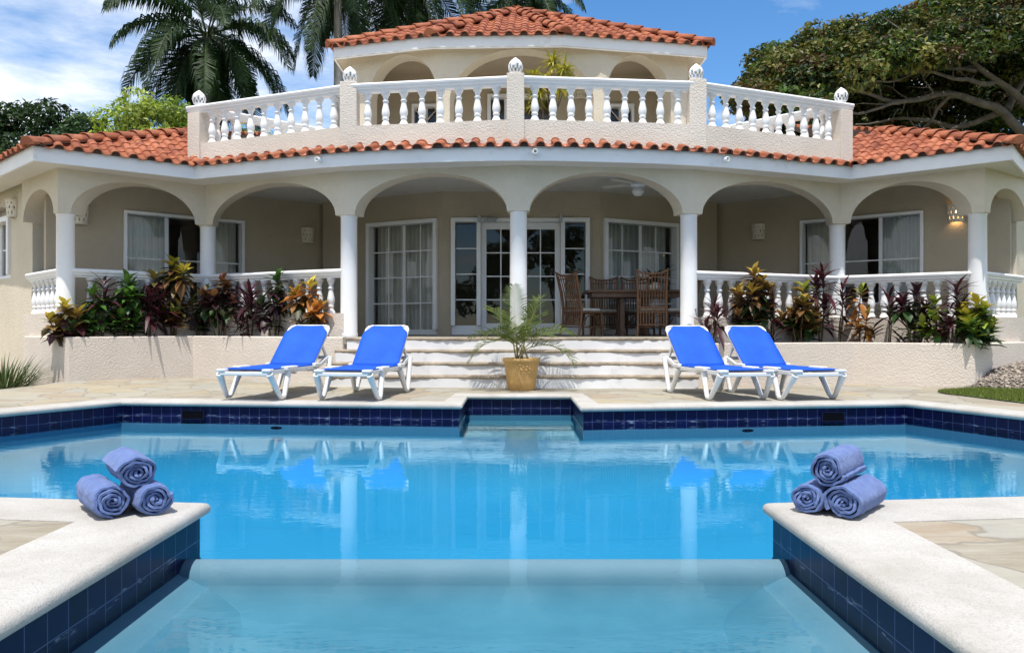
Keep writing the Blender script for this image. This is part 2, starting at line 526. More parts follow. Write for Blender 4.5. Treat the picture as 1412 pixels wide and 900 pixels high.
def leafmat(name, rough=.45, trans=.25, var=.25, spec=.35):
    m, nt, b = mat(name)
    at_ = N(nt, 'ShaderNodeAttribute'); at_.attribute_name = 'Col'
    ge = N(nt, 'ShaderNodeNewGeometry')
    br_ = N(nt, 'ShaderNodeMath', operation='MULTIPLY_ADD'); L_(nt, ge.outputs['Random Per Island'], br_.inputs[0])
    br_.inputs[1].default_value = 2 * var; br_.inputs[2].default_value = 1 - var
    hs = N(nt, 'ShaderNodeHueSaturation'); L_(nt, at_.outputs['Color'], hs.inputs['Color']); L_(nt, br_.outputs[0], hs.inputs['Value'])
    L_(nt, hs.outputs['Color'], b.inputs['Base Color'])
    b.inputs['Roughness'].default_value = rough
    b.inputs['Specular IOR Level'].default_value = spec
    tl = N(nt, 'ShaderNodeBsdfTranslucent'); L_(nt, hs.outputs['Color'], tl.inputs['Color'])
    mx = N(nt, 'ShaderNodeMixShader', Fac=trans)
    L_(nt, b.outputs[0], mx.inputs[1]); L_(nt, tl.outputs[0], mx.inputs[2])
    L_(nt, mx.outputs[0], nt.nodes['Material Output'].inputs['Surface'])
    return m
M['leaf'] = leafmat('leaf')
M['treeleaf'] = leafmat('tree_leaf', .5, .3, .4)
M['palmleaf'] = leafmat('palm_leaf', .5, .22, .35, .22)
M['grass'] = leafmat('grass_blade', .7, .3, .35)
M['lawn'] = simple('lawn_base', (.085, .115, .035), .95, .5, 6, 40, .8, .02)
M['earth'] = simple('open_ground', (.10, .11, .045), .95, .45, .3, 3, .6, .05)
M['pebble'] = leafmat('pebble_stone', .85, 0.0, .4)
M['underlay'] = simple('roof_underlay', (.07, .04, .03), .95, .3, 8)

# near basin paint; thin-water brightness at the lip crest put into the colour
m, nt, b = mat('blue_pool_paint')
v = coords(nt)
f = noise(nt, v, 1.8, 6, .6)
base = ramp(nt, f, [(.3, (.037, .165, .25)), (.7, (.068, .228, .325))])
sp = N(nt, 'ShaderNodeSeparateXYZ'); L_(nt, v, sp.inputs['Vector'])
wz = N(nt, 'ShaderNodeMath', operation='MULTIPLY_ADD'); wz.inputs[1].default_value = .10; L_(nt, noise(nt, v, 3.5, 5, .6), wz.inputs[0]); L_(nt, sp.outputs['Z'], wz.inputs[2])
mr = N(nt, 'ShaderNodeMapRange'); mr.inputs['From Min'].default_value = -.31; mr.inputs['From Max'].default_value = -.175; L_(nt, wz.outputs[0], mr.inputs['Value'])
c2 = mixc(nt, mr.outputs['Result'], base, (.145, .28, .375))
L_(nt, c2, b.inputs['Base Color']); b.inputs['Roughness'].default_value = .8
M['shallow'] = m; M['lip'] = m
# ================================================================== plan of the house
A_, B_, C_, D_, E_, F_, G_ = (-6.73, 11.48), (-5.15, 12.9), (-2.5, 11.68), (.095, 11.26), (2.68, 11.55), (5.43, 12.72), (7.0, 11.45)
JL, JR = (-7.84, 12.45), (8.15, 12.3)
ZF, ZC, ZS = .70, 2.548, 3.204            # terrace floor, column top, soffit
FL = [(-11.3, 14.9), (-6.78, 10.78), (-5.05, 12.13), (-2.36, 11.07), (.1, 10.71), (2.67, 11.05), (5.41, 12.13), (7.05, 10.72), (11.1, 15.45)]
def rounded(pts, d=.95, n=4):
    out = [pts[0]]
    for i in range(1, len(pts) - 1):
        p = Vector(pts[i]); a = p + (Vector(pts[i - 1]) - p).normalized() * d; b = p + (Vector(pts[i + 1]) - p).normalized() * d
        for k in range(n + 1):
            t = k / n; q = a * (1 - t) ** 2 + p * 2 * t * (1 - t) + b * t * t
            out.append((q.x, q.y))
    return out + [pts[-1]]
CR = rounded(FL[2:7])
FLR = FL[:2] + CR + FL[7:]
villa = thing('villa', 'cream stucco villa with arcaded terrace, red tile roofs and balustraded balcony', 'house', (0, 16, 0))

def lbl(o, t):
    o['label'] = t; return o

# ---- floor slab, ceiling slab, soffit
mb = MB()
poly_prism(mb, [JL, A_, B_, C_, (-2.5, 11.125), (2.55, 11.125), E_, F_, G_, JR, (10.9, 15), (10.9, 22), (-10.9, 22), (-10.9, 15.2)], .60, ZF)
mb.build('terrace_floor', M['flag'], villa)
mb = MB()
inn = offs(FLR, -.03)
poly_prism(mb, inn + [(11, 22), (-11, 22)], 3.30, 3.42)
mb.build('ceiling', M['ceiling'], villa)
arc = [JL, A_, B_, C_, D_, E_, F_, G_, JR]
mb = MB()
af = offs(arc, .10)
poly_prism(mb, offs(FLR, -.045) + [(JR[0] + 2.2, JR[1] + 2.05)] + af[::-1] + [(JL[0] - 2.9, JL[1] + 2.53)], ZS + .004, ZS + .03)
mb.build('soffit', M['ceiling'], villa)
mb = MB()
sweep(mb, FLR, [(0, ZS), (0, 3.425), (-.04, 3.425), (-.04, ZS)])
mb.build('fascia', M['fascia'], villa, bevel=.004)

# ---- arcade and columns
mb = MB()
hp = .165
bays = [(.05, hp, 2.98, ZC), (hp, hp, 3.12, ZC - .06), (hp, hp, 3.135, ZC - .06), (hp, hp, 3.135, ZC - .06), (hp, hp, 3.135, ZC - .06), (hp, hp, 3.135, ZC - .06), (hp, hp, 3.12, ZC - .06), (hp, .05, 2.98, ZC)]
bays = [(a, b, c, max(d, ZC)) for a, b, c, d in bays]
arch_run(mb, arc, .30, ZC, 3.302, bays)
mb.build('arcade_wall', M['stucco'], villa)
col_src = None
for (x, y) in (D_, C_, E_, B_, F_, A_, G_):
    if col_src is None:
        cm = MB()
        cm.lathe([(.135, 0), (.135, .05), (.128, .07), (.126, 1.0), (.124, ZC - ZF - .03), (.131, ZC - ZF - .025), (.131, ZC - ZF)], (x, y, ZF), 32)
        col_src = cm.build('column', M['white'], villa)
        cloc = (x, y)
    else:
        o = dup(col_src, villa)
        o.location = col_src.location + Vector((x - cloc[0], y - cloc[1], 0))

# ---- balusters
def baluster_mb(h, n=14):
    p = [(0, .064), (.06, .064), (.065, .058), (.10, .052), (.15, .040), (.18, .040), (.195, .050), (.225, .050), (.24, .042), (.28, .050), (.36, .060), (.44, .057), (.56, .044), (.66, .034), (.69, .034), (.70, .046), (.735, .046), (.745, .034), (.80, .034), (.86, .046), (.90, .054), (.905, .064), (1.0, .064)]
    mb = MB(); mb.lathe([(r, z * h) for z, r in p], (0, 0, 0), n)
    return mb
bal_cache = {}
def balusters(parent, p0, p1, z0, z1, count, pad0, pad1):
    w = WF(p0, p1)
    key = round(z1 - z0, 3)
    for i in range(count):
        s = pad0 + (w.L - pad0 - pad1) * (i / (count - 1) if count > 1 else .5)
        q = w.p(s, z0)
        if key not in bal_cache:
            mb = baluster_mb(z1 - z0); o = mb.build('baluster', M['white'], None)
            o.parent = parent; bal_cache[key] = o
        else:
            o = bal_cache[key].copy(); COL.objects.link(o); o.parent = parent
        o.location = Vector(q) - wloc(parent)
        o.rotation_euler = (0, 0, rnd.uniform(-3, 3))
RAIL = [(-.055, -.135), (-.055, -.115), (-.085, -.10), (-.085, -.078), (-.105, -.06), (-.112, -.035), (-.10, -.012), (-.06, 0), (.06, 0), (.10, -.012), (.112, -.035), (.105, -.06), (.085, -.078), (.085, -.10), (.055, -.115), (.055, -.135)]
def rail_mb(pts, zt, sc=1.0):
    mb = MB()
    zs = zt if hasattr(zt, '__len__') else [zt] * len(pts)
    sweep(mb, pts, [(d * sc, z * sc) for d, z in RAIL], zoff=zs, smooth=False)
    return mb
def lerp2(a, b, t): return (a[0] + (b[0] - a[0]) * t, a[1] + (b[1] - a[1]) * t)

# ---- low balustrades of the terrace (one per bay)
def terrace_rail(p0, p1, zr, n, pad0=.34, pad1=.34):
    base = 1.06 if p0[0] < 0 else 1.0
    mb = MB(); sweep(mb, [p0, p1], [(.13, .3), (.13, base), (-.13, base), (-.13, .3)])
    w = mb.build('balustrade', M['stucco_white'], villa)
    rail_mb([p0, p1], zr).build('handrail', M['white'], w, bevel=0)
    balusters(w, p0, p1, base - .005, (min(zr) if hasattr(zr, '__len__') else zr) - .128, n, pad0, pad1)
    return w
terrace_rail(B_, C_, [1.736, 1.745], 11)
terrace_rail(A_, B_, [1.74, 1.736], 8)
terrace_rail(JL, A_, [1.72, 1.74], 6, .16, .3)
terrace_rail(E_, F_, [1.703, 1.70], 11)
terrace_rail(F_, G_, [1.70, 1.69], 8)
terrace_rail(G_, JR, [1.69, 1.68], 6, .3, .16)

# ---- inner walls of the terrace, with openings
def window(w, s0, s1, z0, z1, panels, rows, fw=.06, cols=2, curtain=None, cdepth=.22, name='window', kick=0.0, depth=-.10):
    """panels: fractions where the uprights stand, each panel has `cols` columns of panes"""
    mb = MB()
    d0, d1 = depth - .03, depth + .03
    w.box(mb, s0, s1, z1 - fw, z1, d0 - .02, d1 + .135)
    w.box(mb, s0, s1, z0, z0 + fw * .7 + kick, d0 - .02, d1 + .02)
    w.box(mb, s0, s0 + fw, z0 + fw * .7 + kick, z1 - fw, d0 - .02, d1 + .135)
    w.box(mb, s1 - fw, s1, z0 + fw * .7 + kick, z1 - fw, d0 - .02, d1 + .135)
    a0, a1 = s0 + fw, s1 - fw; b0, b1 = z0 + fw * .7 + kick, z1 - fw
    xs = [a0 + (a1 - a0) * t for t in panels]
    for i in range(len(xs) - 1):
        if i: w.box(mb, xs[i] - .03, xs[i] + .03, b0, b1, d0, d1 + .004)
        for c in range(1, cols):
            x = xs[i] + (xs[i + 1] - xs[i]) * c / cols
            w.box(mb, x - .011, x + .011, b0, b1, depth - .012, depth + .014)
    for r in range(1, rows):
        z = b0 + (b1 - b0) * r / rows
        w.box(mb, a0, a1, z - .012, z + .012, depth - .014, depth + .011)
    fr_ = mb.build(name, M['frame'], villa, bevel=.003)
    g = MB()
    g.add([w.p(a0, b0, depth - .002), w.p(a1, b0, depth - .002), w.p(a1, b1, depth - .002), w.p(a0, b1, depth - .002)], [(0, 1, 2, 3)])
    g.build('pane', M['glass'], fr_)
    if curtain:
        for (c0, c1, mm) in curtain:
            cm = MB(); n = int((c1 - c0) / .012)
            ph = rnd.random() * 6
            vs = []
            for z in (z0 + .03, (z0 + z1) / 2, z1 - .03):
                for k in range(n + 1):
                    s = c0 + (c1 - c0) * k / n
                    t = s * 62 + ph + 1.5 * math.sin(s * 9 + ph)
                    vs.append(w.p(s, z, -cdepth - .07 + .03 * math.sin(t) + .012 * math.sin(t * .37)))
            fs = [(r * (n + 1) + k, r * (n + 1) + k + 1, (r + 1) * (n + 1) + k + 1, (r + 1) * (n + 1) + k) for r in range(2) for k in range(n)]
            cm.add(vs, fs, True)
            cm.build('curtain', M[mm], fr_)
    return fr_
ZT = 2.82
# middle wall with the glazed doors
WM = WF((-1.27, 13.8), (1.6, 13.8))
o0, o1 = WM.sx(622), WM.sx(813)
sA, sB, sC, sD = o0, WM.sx(663), WM.sx(773), o1
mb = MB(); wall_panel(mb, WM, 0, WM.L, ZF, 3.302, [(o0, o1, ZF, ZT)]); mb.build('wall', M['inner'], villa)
window(WM, sA, sB, ZF + .005, ZT, [0, 1], 4, fw=.075, cols=1, kick=.12)
window(WM, sC, sD, ZF + .005, ZT, [0, 1], 4, fw=.075, cols=1, kick=.12)
mid = (sB + sC) / 2
mb = MB()   # outer frame of the double door
WM.box(mb, sB + .001, sC - .001, ZT - .07, ZT - .001, -.18, .035)
dfr = mb.build('door_frame', M['frame'], villa, bevel=.003)
for (a, b, hs) in ((sB + .003, mid - .002, 1), (mid + .002, sC - .003, -1)):
    mb = MB(); st = .095; zb, zt = ZF + .015, ZT - .073
    WM.box(mb, a, a + st, zb, zt, -.13, -.085); WM.box(mb, b - st, b, zb, zt, -.13, -.085)
    WM.box(mb, a + st, b - st, zb, zb + .2, -.13, -.085); WM.box(mb, a + st, b - st, zt - .12, zt, -.13, -.085)
    x = (a + b) / 2
    WM.box(mb, x - .011, x + .011, zb + .2, zt - .12, -.118, -.09)
    for r in range(1, 4):
        z = zb + .2 + (zt - .32 - zb) * r / 4
        WM.box(mb, a + st, b - st, z - .011, z + .011, -.12, -.092)
    dr = mb.build('door', M['frame'], villa, bevel=.003)
    g = MB(); g.add([WM.p(a + st, zb + .2, -.108), WM.p(b - st, zb + .2, -.108), WM.p(b - st, zt - .12, -.108), WM.p(a + st, zt - .12, -.108)], [(0, 1, 2, 3)])
    g.build('pane', M['glass'], dr)
    h = MB(); hx = b - .05 if hs > 0 else a + .05
    q = Vector(WM.p(hx, 1.72, -.085)); q2 = Vector(WM.p(hx, 1.72, -.03)); q3 = Vector(WM.p(hx - hs * .1, 1.72, -.03))
    h.tube([q, q2, q3], .011, 8); h.box(tuple(Vector(WM.p(hx, 1.70, -.082))), (.04, .008, .2))
    h.build('handle', M['steel'], dr)
# door closers above the doors
for px in (663, 768):
    pass
# left and right sliding doors
WL = WF((-3.75, 15.1), (-1.27, 13.8))
a, b = WL.sx(507), WL.sx(603.5)
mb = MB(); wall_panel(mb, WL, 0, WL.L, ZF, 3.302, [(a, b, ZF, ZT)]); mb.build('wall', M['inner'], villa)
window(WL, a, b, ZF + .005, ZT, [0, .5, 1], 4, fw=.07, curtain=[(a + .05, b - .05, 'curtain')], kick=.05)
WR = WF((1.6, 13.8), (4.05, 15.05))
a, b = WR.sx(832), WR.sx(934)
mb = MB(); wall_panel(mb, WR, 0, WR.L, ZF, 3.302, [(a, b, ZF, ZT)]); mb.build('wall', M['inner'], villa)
window(WR, a, b, ZF + .005, ZT, [0, .52, 1], 4, fw=.07, curtain=[(a + .05, b - .05, 'drape')], kick=.05)
# side walls with the bedroom windows
WBL = WF(JL, (-3.75, 15.1)); WBL = WF((-7.9, 11.83), (-3.75, 15.1))
k = Vector((-6.57, 12.88)); k2 = Vector((-5.03, 14.2)); dd = (k2 - k).normalized()
pj = k - dd * ((k.x + 7.43) / dd.x); pe = k + dd * ((-3.75 - k.x) / dd.x)
WBL = WF(pj, pe)
a, b = WBL.sx(170), WBL.sx(336)
mb = MB(); wall_panel(mb, WBL, 0, WBL.L, ZF, 3.302, [(a, b, 1.25, ZT)])
if pe.y > 15.11 or pe.y < 15.09:
    wq = WF(pe, (-3.75, 15.1)) if abs(pe.y - 15.1) > .02 else None
mb.build('wall', M['inner'], villa)
window(WBL, a, b, 1.25, ZT, [0, .34, .67, 1], 2, fw=.05, cols=1, curtain=[(a + .03, a + (b - a) * .40, 'curtain'), (a + (b - a) * .70, b - .03, 'curtain')])
mb = MB(); sweep(mb, [(pe.x, pe.y - .02), (-3.75, 15.12)] if pe.y > 15.1 else [(-3.75, 15.12), (pe.x - .001, pe.y + .02)], [(0, ZF), (0, 3.3), (-.15, 3.3), (-.15, ZF)])
mb.build('wall', M['inner'], villa)
k = Vector((5.38, 14.2)); k2 = Vector((6.99, 12.9)); dd = (k2 - k).normalized()
pe = k + dd * ((7.94 - k.x) / dd.x); pj = k - dd * ((k.x - 4.05) / dd.x)
WBR = WF(pj, pe)
a, b = WBR.sx(1104), WBR.sx(1274)
mb = MB(); wall_panel(mb, WBR, 0, WBR.L, ZF, 3.302, [(a, b, 1.25, ZT)]); mb.build('wall', M['inner'], villa)
window(WBR, a, b, 1.25, ZT, [0, .35, .67, 1], 2, fw=.05, cols=1, curtain=[(a + .03, a + (b - a) * .32, 'curtain'), (a + (b - a) * .66, b - .03, 'drape')])
mb = MB(); sweep(mb, [(4.05, 15.06), (pj.x + .001, pj.y + .02)] if pj.y > 15.05 else [(pj.x, pj.y - .02), (4.05, 15.08)], [(0, ZF), (0, 3.3), (-.15, 3.3), (-.15, ZF)])
mb.build('wall', M['inner'], villa)

# ---- outer walls (side wings and back)
WOL = WF((-11.0, 15.21), (JL[0], JL[1]))
s0 = WOL.sx(-26); s1 = WOL.sx(14.5)
mb = MB(); wall_panel(mb, WOL, 0, WOL.L, -.4, 3.302, [(s0, s1, 1.70, 3.0)], .28)
# arched recess over the opening
mb.build('wall', M['stucco'], villa)
window(WOL, s0, s1, 1.70, 2.78, [0, .5, 1], 2, fw=.09, cols=1, curtain=[(s0 + .05, s1 - .05, 'curtain')], depth=-.12)
mb = MB()
n = 14; cx = (s0 + s1) / 2; hw = (s1 - s0) / 2
for i in range(n):       # tympanum corners that make the opening round-headed
    t0 = math.pi * i / n; t1 = math.pi * (i + 1) / n
    pts = [(cx + hw * math.cos(t0), 2.78 + .22 * math.sin(t0)), (cx + hw * math.cos(t1), 2.78 + .22 * math.sin(t1))]
    for d, fl in ((-.004, 0), (-.2, 1)):
        q = [WOL.p(pts[0][0], pts[0][1], d), WOL.p(pts[0][0], 3.001, d), WOL.p(pts[1][0], 3.001, d), WOL.p(pts[1][0], pts[1][1], d)]
        mb.add(q, [(0, 1, 2, 3)])
    mb.add([WOL.p(pts[0][0], pts[0][1], -.004), WOL.p(pts[1][0], pts[1][1], -.004), WOL.p(pts[1][0], pts[1][1], -.2), WOL.p(pts[0][0], pts[0][1], -.2)], [(0, 1, 2, 3)])
WOL.box(mb, s0, s1, 2.78, 3.0, -.24, -.205)
mb.build('window_arch', M['stucco_white'], villa)
WOR = WF((JR[0], JR[1]), (10.95, 15.4))
mb = MB(); wall_panel(mb, WOR, 0, WOR.L, -.4, 3.302, [], .28); mb.build('wall', M['stucco'], villa)
mb = MB(); sweep(mb, [(10.95, 15.4), (10.95, 22), (-11.0, 22), (-11.0, 15.21)], [(0, -.4), (0, 3.3), (-.2, 3.3), (-.2, -.4)]); mb.build('wall', M['stucco'], villa)
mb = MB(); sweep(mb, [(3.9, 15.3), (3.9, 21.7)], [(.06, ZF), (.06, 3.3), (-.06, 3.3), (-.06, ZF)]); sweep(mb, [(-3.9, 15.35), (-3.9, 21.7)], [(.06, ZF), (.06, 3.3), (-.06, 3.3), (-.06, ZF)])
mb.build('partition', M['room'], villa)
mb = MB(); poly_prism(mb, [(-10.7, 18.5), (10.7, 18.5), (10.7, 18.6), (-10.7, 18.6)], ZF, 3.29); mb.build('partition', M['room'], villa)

# ================================================================== clay tile roofs
def clip_poly(bm, poly):
    n = len(poly)
    ar = sum(poly[i][0] * poly[(i + 1) % n][1] - poly[(i + 1) % n][0] * poly[i][1] for i in range(n))
    if ar < 0: poly = poly[::-1]
    for i in range(n):
        a = poly[i]; b = poly[(i + 1) % n]
        d = Vector((b[0] - a[0], b[1] - a[1])).normalized()
        no = Vector((d.y, -d.x, 0))           # outward for ccw
        geom = bm.verts[:] + bm.edges[:] + bm.faces[:]
        bmesh.ops.bisect_plane(bm, geom=geom, plane_co=(a[0], a[1], 0), plane_no=no, clear_outer=True)
def roof_facet(E0, E1, z0, plan, slope, parent, period=.245, course=.30, hov=.05, root=None):
    """tiles on one slope; plan polygon in world xy, eave runs E0->E1 with the slope rising to its left"""
    w = WF(E0, E1)
    cs = math.cos(math.atan(slope)); sn = math.sin(math.atan(slope))
    poly = []
    for p in plan:
        q = Vector((p[0], p[1])) - w.o
        poly.append((q.dot(w.t), -q.dot(w.n) / cs))
    u0 = min(p[0] for p in poly) - .3; u1 = max(p[0] for p in poly) + .3
    v0 = min(p[1] for p in poly); v1 = max(p[1] for p in poly) + .3
    np_ = max(1, round(w.L / period)); per = w.L / np_
    k0 = math.floor(u0 / per); k1 = math.ceil(u1 / per)
    ph = [0, .035, .09, .17, .28, .39, .47, .525, .56, .62, .78, .94]
    def prof(f):
        if f <= .56: return .060 * math.sqrt(max(0, 1 - ((f - .28) / .28) ** 2))
        return -.018 * math.sin(math.pi * (f - .56) / .44)
    us = [(k + f) * per for k in range(k0, k1) for f in ph] + [k1 * per]
    hs = [prof(f) for k in range(k0, k1) for f in ph] + [0]
    rows = []
    nc = max(1, int((v1 - v0) / course) + 1)
    for c in range(nc):
        rows.append((v0 + c * course, .016, c)); rows.append((v0 + (c + 1) * course, 0.0, c))
    bm = bmesh.new(); grid = []
    jit = {}
    for (v, dh, c) in rows:
        row = []
        for u, h in zip(us, hs):
            kk = (math.floor(u / per + 1e-6), c)
            if kk not in jit: jit[kk] = rnd.uniform(-.008, .008)
            jz = jit[kk]
            row.append(bm.verts.new((u, v + jz, h + dh + jz * .5)))
        grid.append(row)
    for i in range(len(rows) - 1):
        for j in range(len(us) - 1):
            bm.faces.new((grid[i][j], grid[i][j + 1], grid[i + 1][j + 1], grid[i + 1][j]))
    clip_poly(bm, poly)
    eav = [i for i, p in enumerate(poly) if p[1] < v0 + .02]
    if len(eav) >= 2:      # mortar that closes the tile ends
        ua = min(poly[i][0] for i in eav); ub = max(poly[i][0] for i in eav)
        for k in range(k0, k1):
            pts_ = [((k + f) * per, prof(f)) for f in ph if f <= .56]
            if pts_[0][0] < ua or pts_[-1][0] > ub: continue
            top_ = [bm.verts.new((u, v0 + .035, h + .006)) for u, h in pts_]
            bot_ = [bm.verts.new((u, v0 + .035, -.012)) for u, h in pts_]
            for j in range(len(pts_) - 1):
                f_ = bm.faces.new((bot_[j], bot_[j + 1], top_[j + 1], top_[j])); f_.material_index = 1
    cxu = sum(p[0] for p in poly) / len(poly); cxv = sum(p[1] for p in poly) / len(poly)
    ul = [bm.verts.new((cxu + (p[0] - cxu) * 1.02, max(p[1], .055) if p[1] < .1 else cxv + (p[1] - cxv) * 1.02, -.03)) for p in poly]
    uf = bm.faces.new(ul); uf.material_index = 1
    off = wloc(parent)
    for vtx in bm.verts:
        u, v, h = vtx.co
        d = v * cs - h * sn; z = z0 + v * sn + h * cs
        q = w.o + w.t * u - w.n * d
        vtx.co = Vector((q.x, q.y, z)) - off
    for f in bm.faces: f.smooth = True
    me = bpy.data.meshes.new('roof'); bm.to_mesh(me); bm.free()
    me.materials.append(M['tile']); me.materials.append(M['underlay'])
    o = bpy.data.objects.new('roof', me); COL.objects.link(o); o.parent = parent
    me.set_sharp_from_angle(angle=R(35))
    sd = o.modifiers.new('sol', 'SOLIDIFY'); sd.thickness = .014; sd.offset = -1
    return o
def slope_to(E0, E1, z0, P, zP):
    w = WF(E0, E1); q = Vector((P[0], P[1])) - w.o
    return (zP - z0) / (-q.dot(w.n))
def ridge(p0, p1, parent, r=.112, step=.34, lift=-.005):
    p0, p1 = Vector(p0), Vector(p1); d = p1 - p0; L = d.length; d.normalize()
    sd = d.cross(Vector((0, 0, 1))).normalized(); up = sd.cross(d)
    mb = MB(); n = int(L / step); 
    for i in range(n + 1):
        a = p0 + d * (i * step - .03); b = p0 + d * min(L, (i + 1) * step + .02)
        vs = []
        for (c, rr, lf) in ((a, r * 1.12, lift + .016), (b, r * .9, lift)):
            for k in range(9):
                t = math.pi * k / 8
                vs.append(c + sd * math.cos(t) * rr + up * (math.sin(t) * rr * .95 + lf - .03 + rnd.uniform(-.003, .003)))
        mb.add(vs, [(k, k + 1, 9 + k + 1, 9 + k) for k in range(8)], True)
        if i == 0: mb.add([vs[k] for k in range(9)], [tuple(range(9))])
    return mb.build('ridge_cap', M['tile'], parent, solid=.014)

ZE = 3.435
HL, zHL = (-5.9, 13.88), 4.386
HR, zHR = (6.69, 13.88), 4.43
e = offs(FL, .07)
# left wing
r = roof_facet(FL[1], FL[2], ZE, [e[1], e[2], (-3.72, 13.8), HL], slope_to(FL[1], FL[2], ZE, HL, zHL), villa)
ridge((FL[1][0] - .02, FL[1][1] - .06, ZE + .0), (HL[0], HL[1], zHL + .0), r)
r = roof_facet(FL[0], FL[1], ZE, [e[0], e[1], HL, (-5.9, 18.5), (-9, 18.5)], slope_to(FL[0], FL[1], ZE, HL, zHL), villa)
# right wing
r = roof_facet(FL[6], FL[7], ZE, [e[6], e[7], HR, (4.08, 13.7)], slope_to(FL[6], FL[7], ZE, HR, zHR), villa)
ridge((FL[7][0] + .02, FL[7][1] - .06, ZE + .0), (HR[0], HR[1], zHR + .0), r)
r = roof_facet(FL[7], FL[8], ZE, [e[7], e[8], (9, 18.5), (6.69, 18.5), HR], slope_to(FL[7], FL[8], ZE, HR, zHR), villa)
# narrow tiled skirt along the foot of the balcony
PP = [(-5.12, 12.45), (-2.42, 11.36), (.05, 10.98), (2.72, 11.24), (5.32, 12.3)]
oc = offs(FLR, .07); ic = offs(FLR, -.46)
for i in range(2, 2 + len(CR) - 1):
    roof_facet(FLR[i], FLR[i + 1], ZE - .012, [oc[i], oc[i + 1], ic[i + 1], ic[i]], .48, villa, course=.26)

# ================================================================== balcony
ZB0, ZB1, ZBR = 3.45, 3.82, 4.455
def parapet(p0, p1, n, pad0=.28, pad1=.28, name='balustrade'):
    mb = MB(); sweep(mb, [p0, p1], [(.09, ZB0), (.09, ZB1), (-.09, ZB1), (-.09, ZB0)])
    w = mb.build(name, M['stucco_white'], villa)
    rail_mb([p0, p1], ZBR).build('handrail', M['white'], w)
    balusters(w, p0, p1, ZB1 - .004, ZBR - .128, n, pad0, pad1)
    return w
def finial(parent, x, y, z):
    mb = MB()
    prof = [(.05, 0), (.052, .02), (.082, .045), (.098, .085), (.102, .12), (.097, .155), (.082, .19), (.055, .22), (.025, .243), (.008, .258), (.0005, .262)]
    hole = lambda i, k: (i in (2, 3) and (k + (i % 2)) % 2 == 0) or (i == 4 and k % 4 == 1)
    prof2 = []
    for i in range(len(prof) - 1):
        prof2 += [prof[i]]
    prof2 = prof
    mb.lathe(prof2, (x, y, z), 22, skip=hole, caps=False)
    o = mb.build('finial', M['white'], parent, solid=.01)
    return o
segs = []
for i in range(4):
    a, b = PP[i], PP[i + 1]
    segs.append(parapet(a, b, (10, 8, 9, 10)[i]))
rl = parapet(PP[0], (-2.95, 14.33), 9, .3, .3)
rr = parapet((3.22, 14.33), PP[4], 9, .3, .3)
for i, (x, y) in enumerate(PP):
    top = 4.475 if 0 < i < 4 else 4.325
    ang = 0
    if i == 0: ang = math.atan2(PP[1][1] - PP[0][1], PP[1][0] - PP[0][0])
    if i == 4: ang = math.atan2(PP[4][1] - PP[3][1], PP[4][0] - PP[3][0])
    mb = MB(); mb.box((x, y + .01, (ZB0 + top) / 2 + .002), (.25, .25, top - ZB0 - .004), rz=ang)
    par = segs[min(i, 3)]
    mb.build('pier', M['stucco_white'], par, bevel=.008)
    finial(par, x, y + .01, (4.47 if 0 < i < 4 else 4.452))
# rail ends poke past the corner piers
for i, (x, y), d in ((0, PP[0], -1), (3, PP[4], 1)):
    q = PP[1] if i == 0 else PP[3]
    v = Vector((x - q[0], y - q[1])).normalized()
    rail_mb([(x, y), (x + v.x * .17, y + v.y * .17)] if d > 0 else [(x + v.x * .17, y + v.y * .17), (x, y)], ZBR - .001, .99).build('handrail', M['white'], segs[i])
# drain spouts on the fascia
for i, px in ((3, 441), (4, 737), (5, 999)):
    w = WF(FL[i], FL[i + 1]) if i != 3 else WF(FL[2], FL[3])
    s = w.sx(px); z = 3.245 + .02
    mb = MB(); a = Vector(w.p(s, z + .05, -.06)); b_ = Vector(w.p(s, z + .045, .085))
    mb.lathe([(.030, 0), (.036, .02), (.036, .14), (.026, .14), (.024, .01)], (0, 0, 0), 14, caps=False)
    d = (b_ - a).normalized(); rot = d.to_track_quat('Z', 'Y').to_matrix()
    mb.v = [tuple(rot @ Vector(p) + a) for p in mb.v]
    o = mb.build('drain_spout', M['white'], villa)

# ================================================================== upper pavilion
Q = [(-3.22, 13.73), (-1.40, 13.2), (.90, 13.12), (3.5, 13.65)]
QF = [(-3.22, 18.2)] + Q + [(3.5, 18.2)]
ZQ0, ZQ1 = 5.67, 5.89
W4 = [(-2.88, 14.1), (-1.19, 13.55), (1.53, 13.55), (3.16, 14.1)]
mb = MB(); sweep(mb, QF, [(0, ZQ0), (0, ZQ1), (-.04, ZQ1), (-.04, ZQ0)]); mb.build('fascia', M['fascia'], villa, bevel=.004)
mb = MB()   # sloping soffit between fascia and wall
inner = [(-2.88, 18.2), W4[0], W4[1], W4[2], W4[3], (3.16, 18.2)]
for i in range(5):
    a, b = QF[i], QF[i + 1]; c, d = inner[i + 1], inner[i]
    mb.add([(a[0], a[1], ZQ0 + .01), (b[0], b[1], ZQ0 + .01), (c[0], c[1], ZQ0 + .2), (d[0], d[1], ZQ0 + .2)], [(0, 1, 2, 3)])
mb.build('soffit', M['stucco'], villa, solid=.02)
mb = MB()
arch_run(mb, [W4[0], W4[1], W4[2], W4[3]], .34, 3.42, 5.95, [(.34, .12, 5.71, 4.97), (.12, .12, 5.73, 4.82), (.12, .34, 5.71, 4.97)], 32)
mb.build('arcade_wall', M['stucco'], villa)
mb = MB(); sweep(mb, [(-2.88, 18.2), (-2.88, 14.14)], [(-.13, 3.42), (-.13, 5.9), (.0, 5.9), (.0, 3.42)])
sweep(mb, [(3.16, 14.14), (3.16, 18.2)], [(-.13, 3.42), (-.13, 5.9), (.0, 5.9), (.0, 3.42)])
mb.build('wall', M['stucco'], villa)
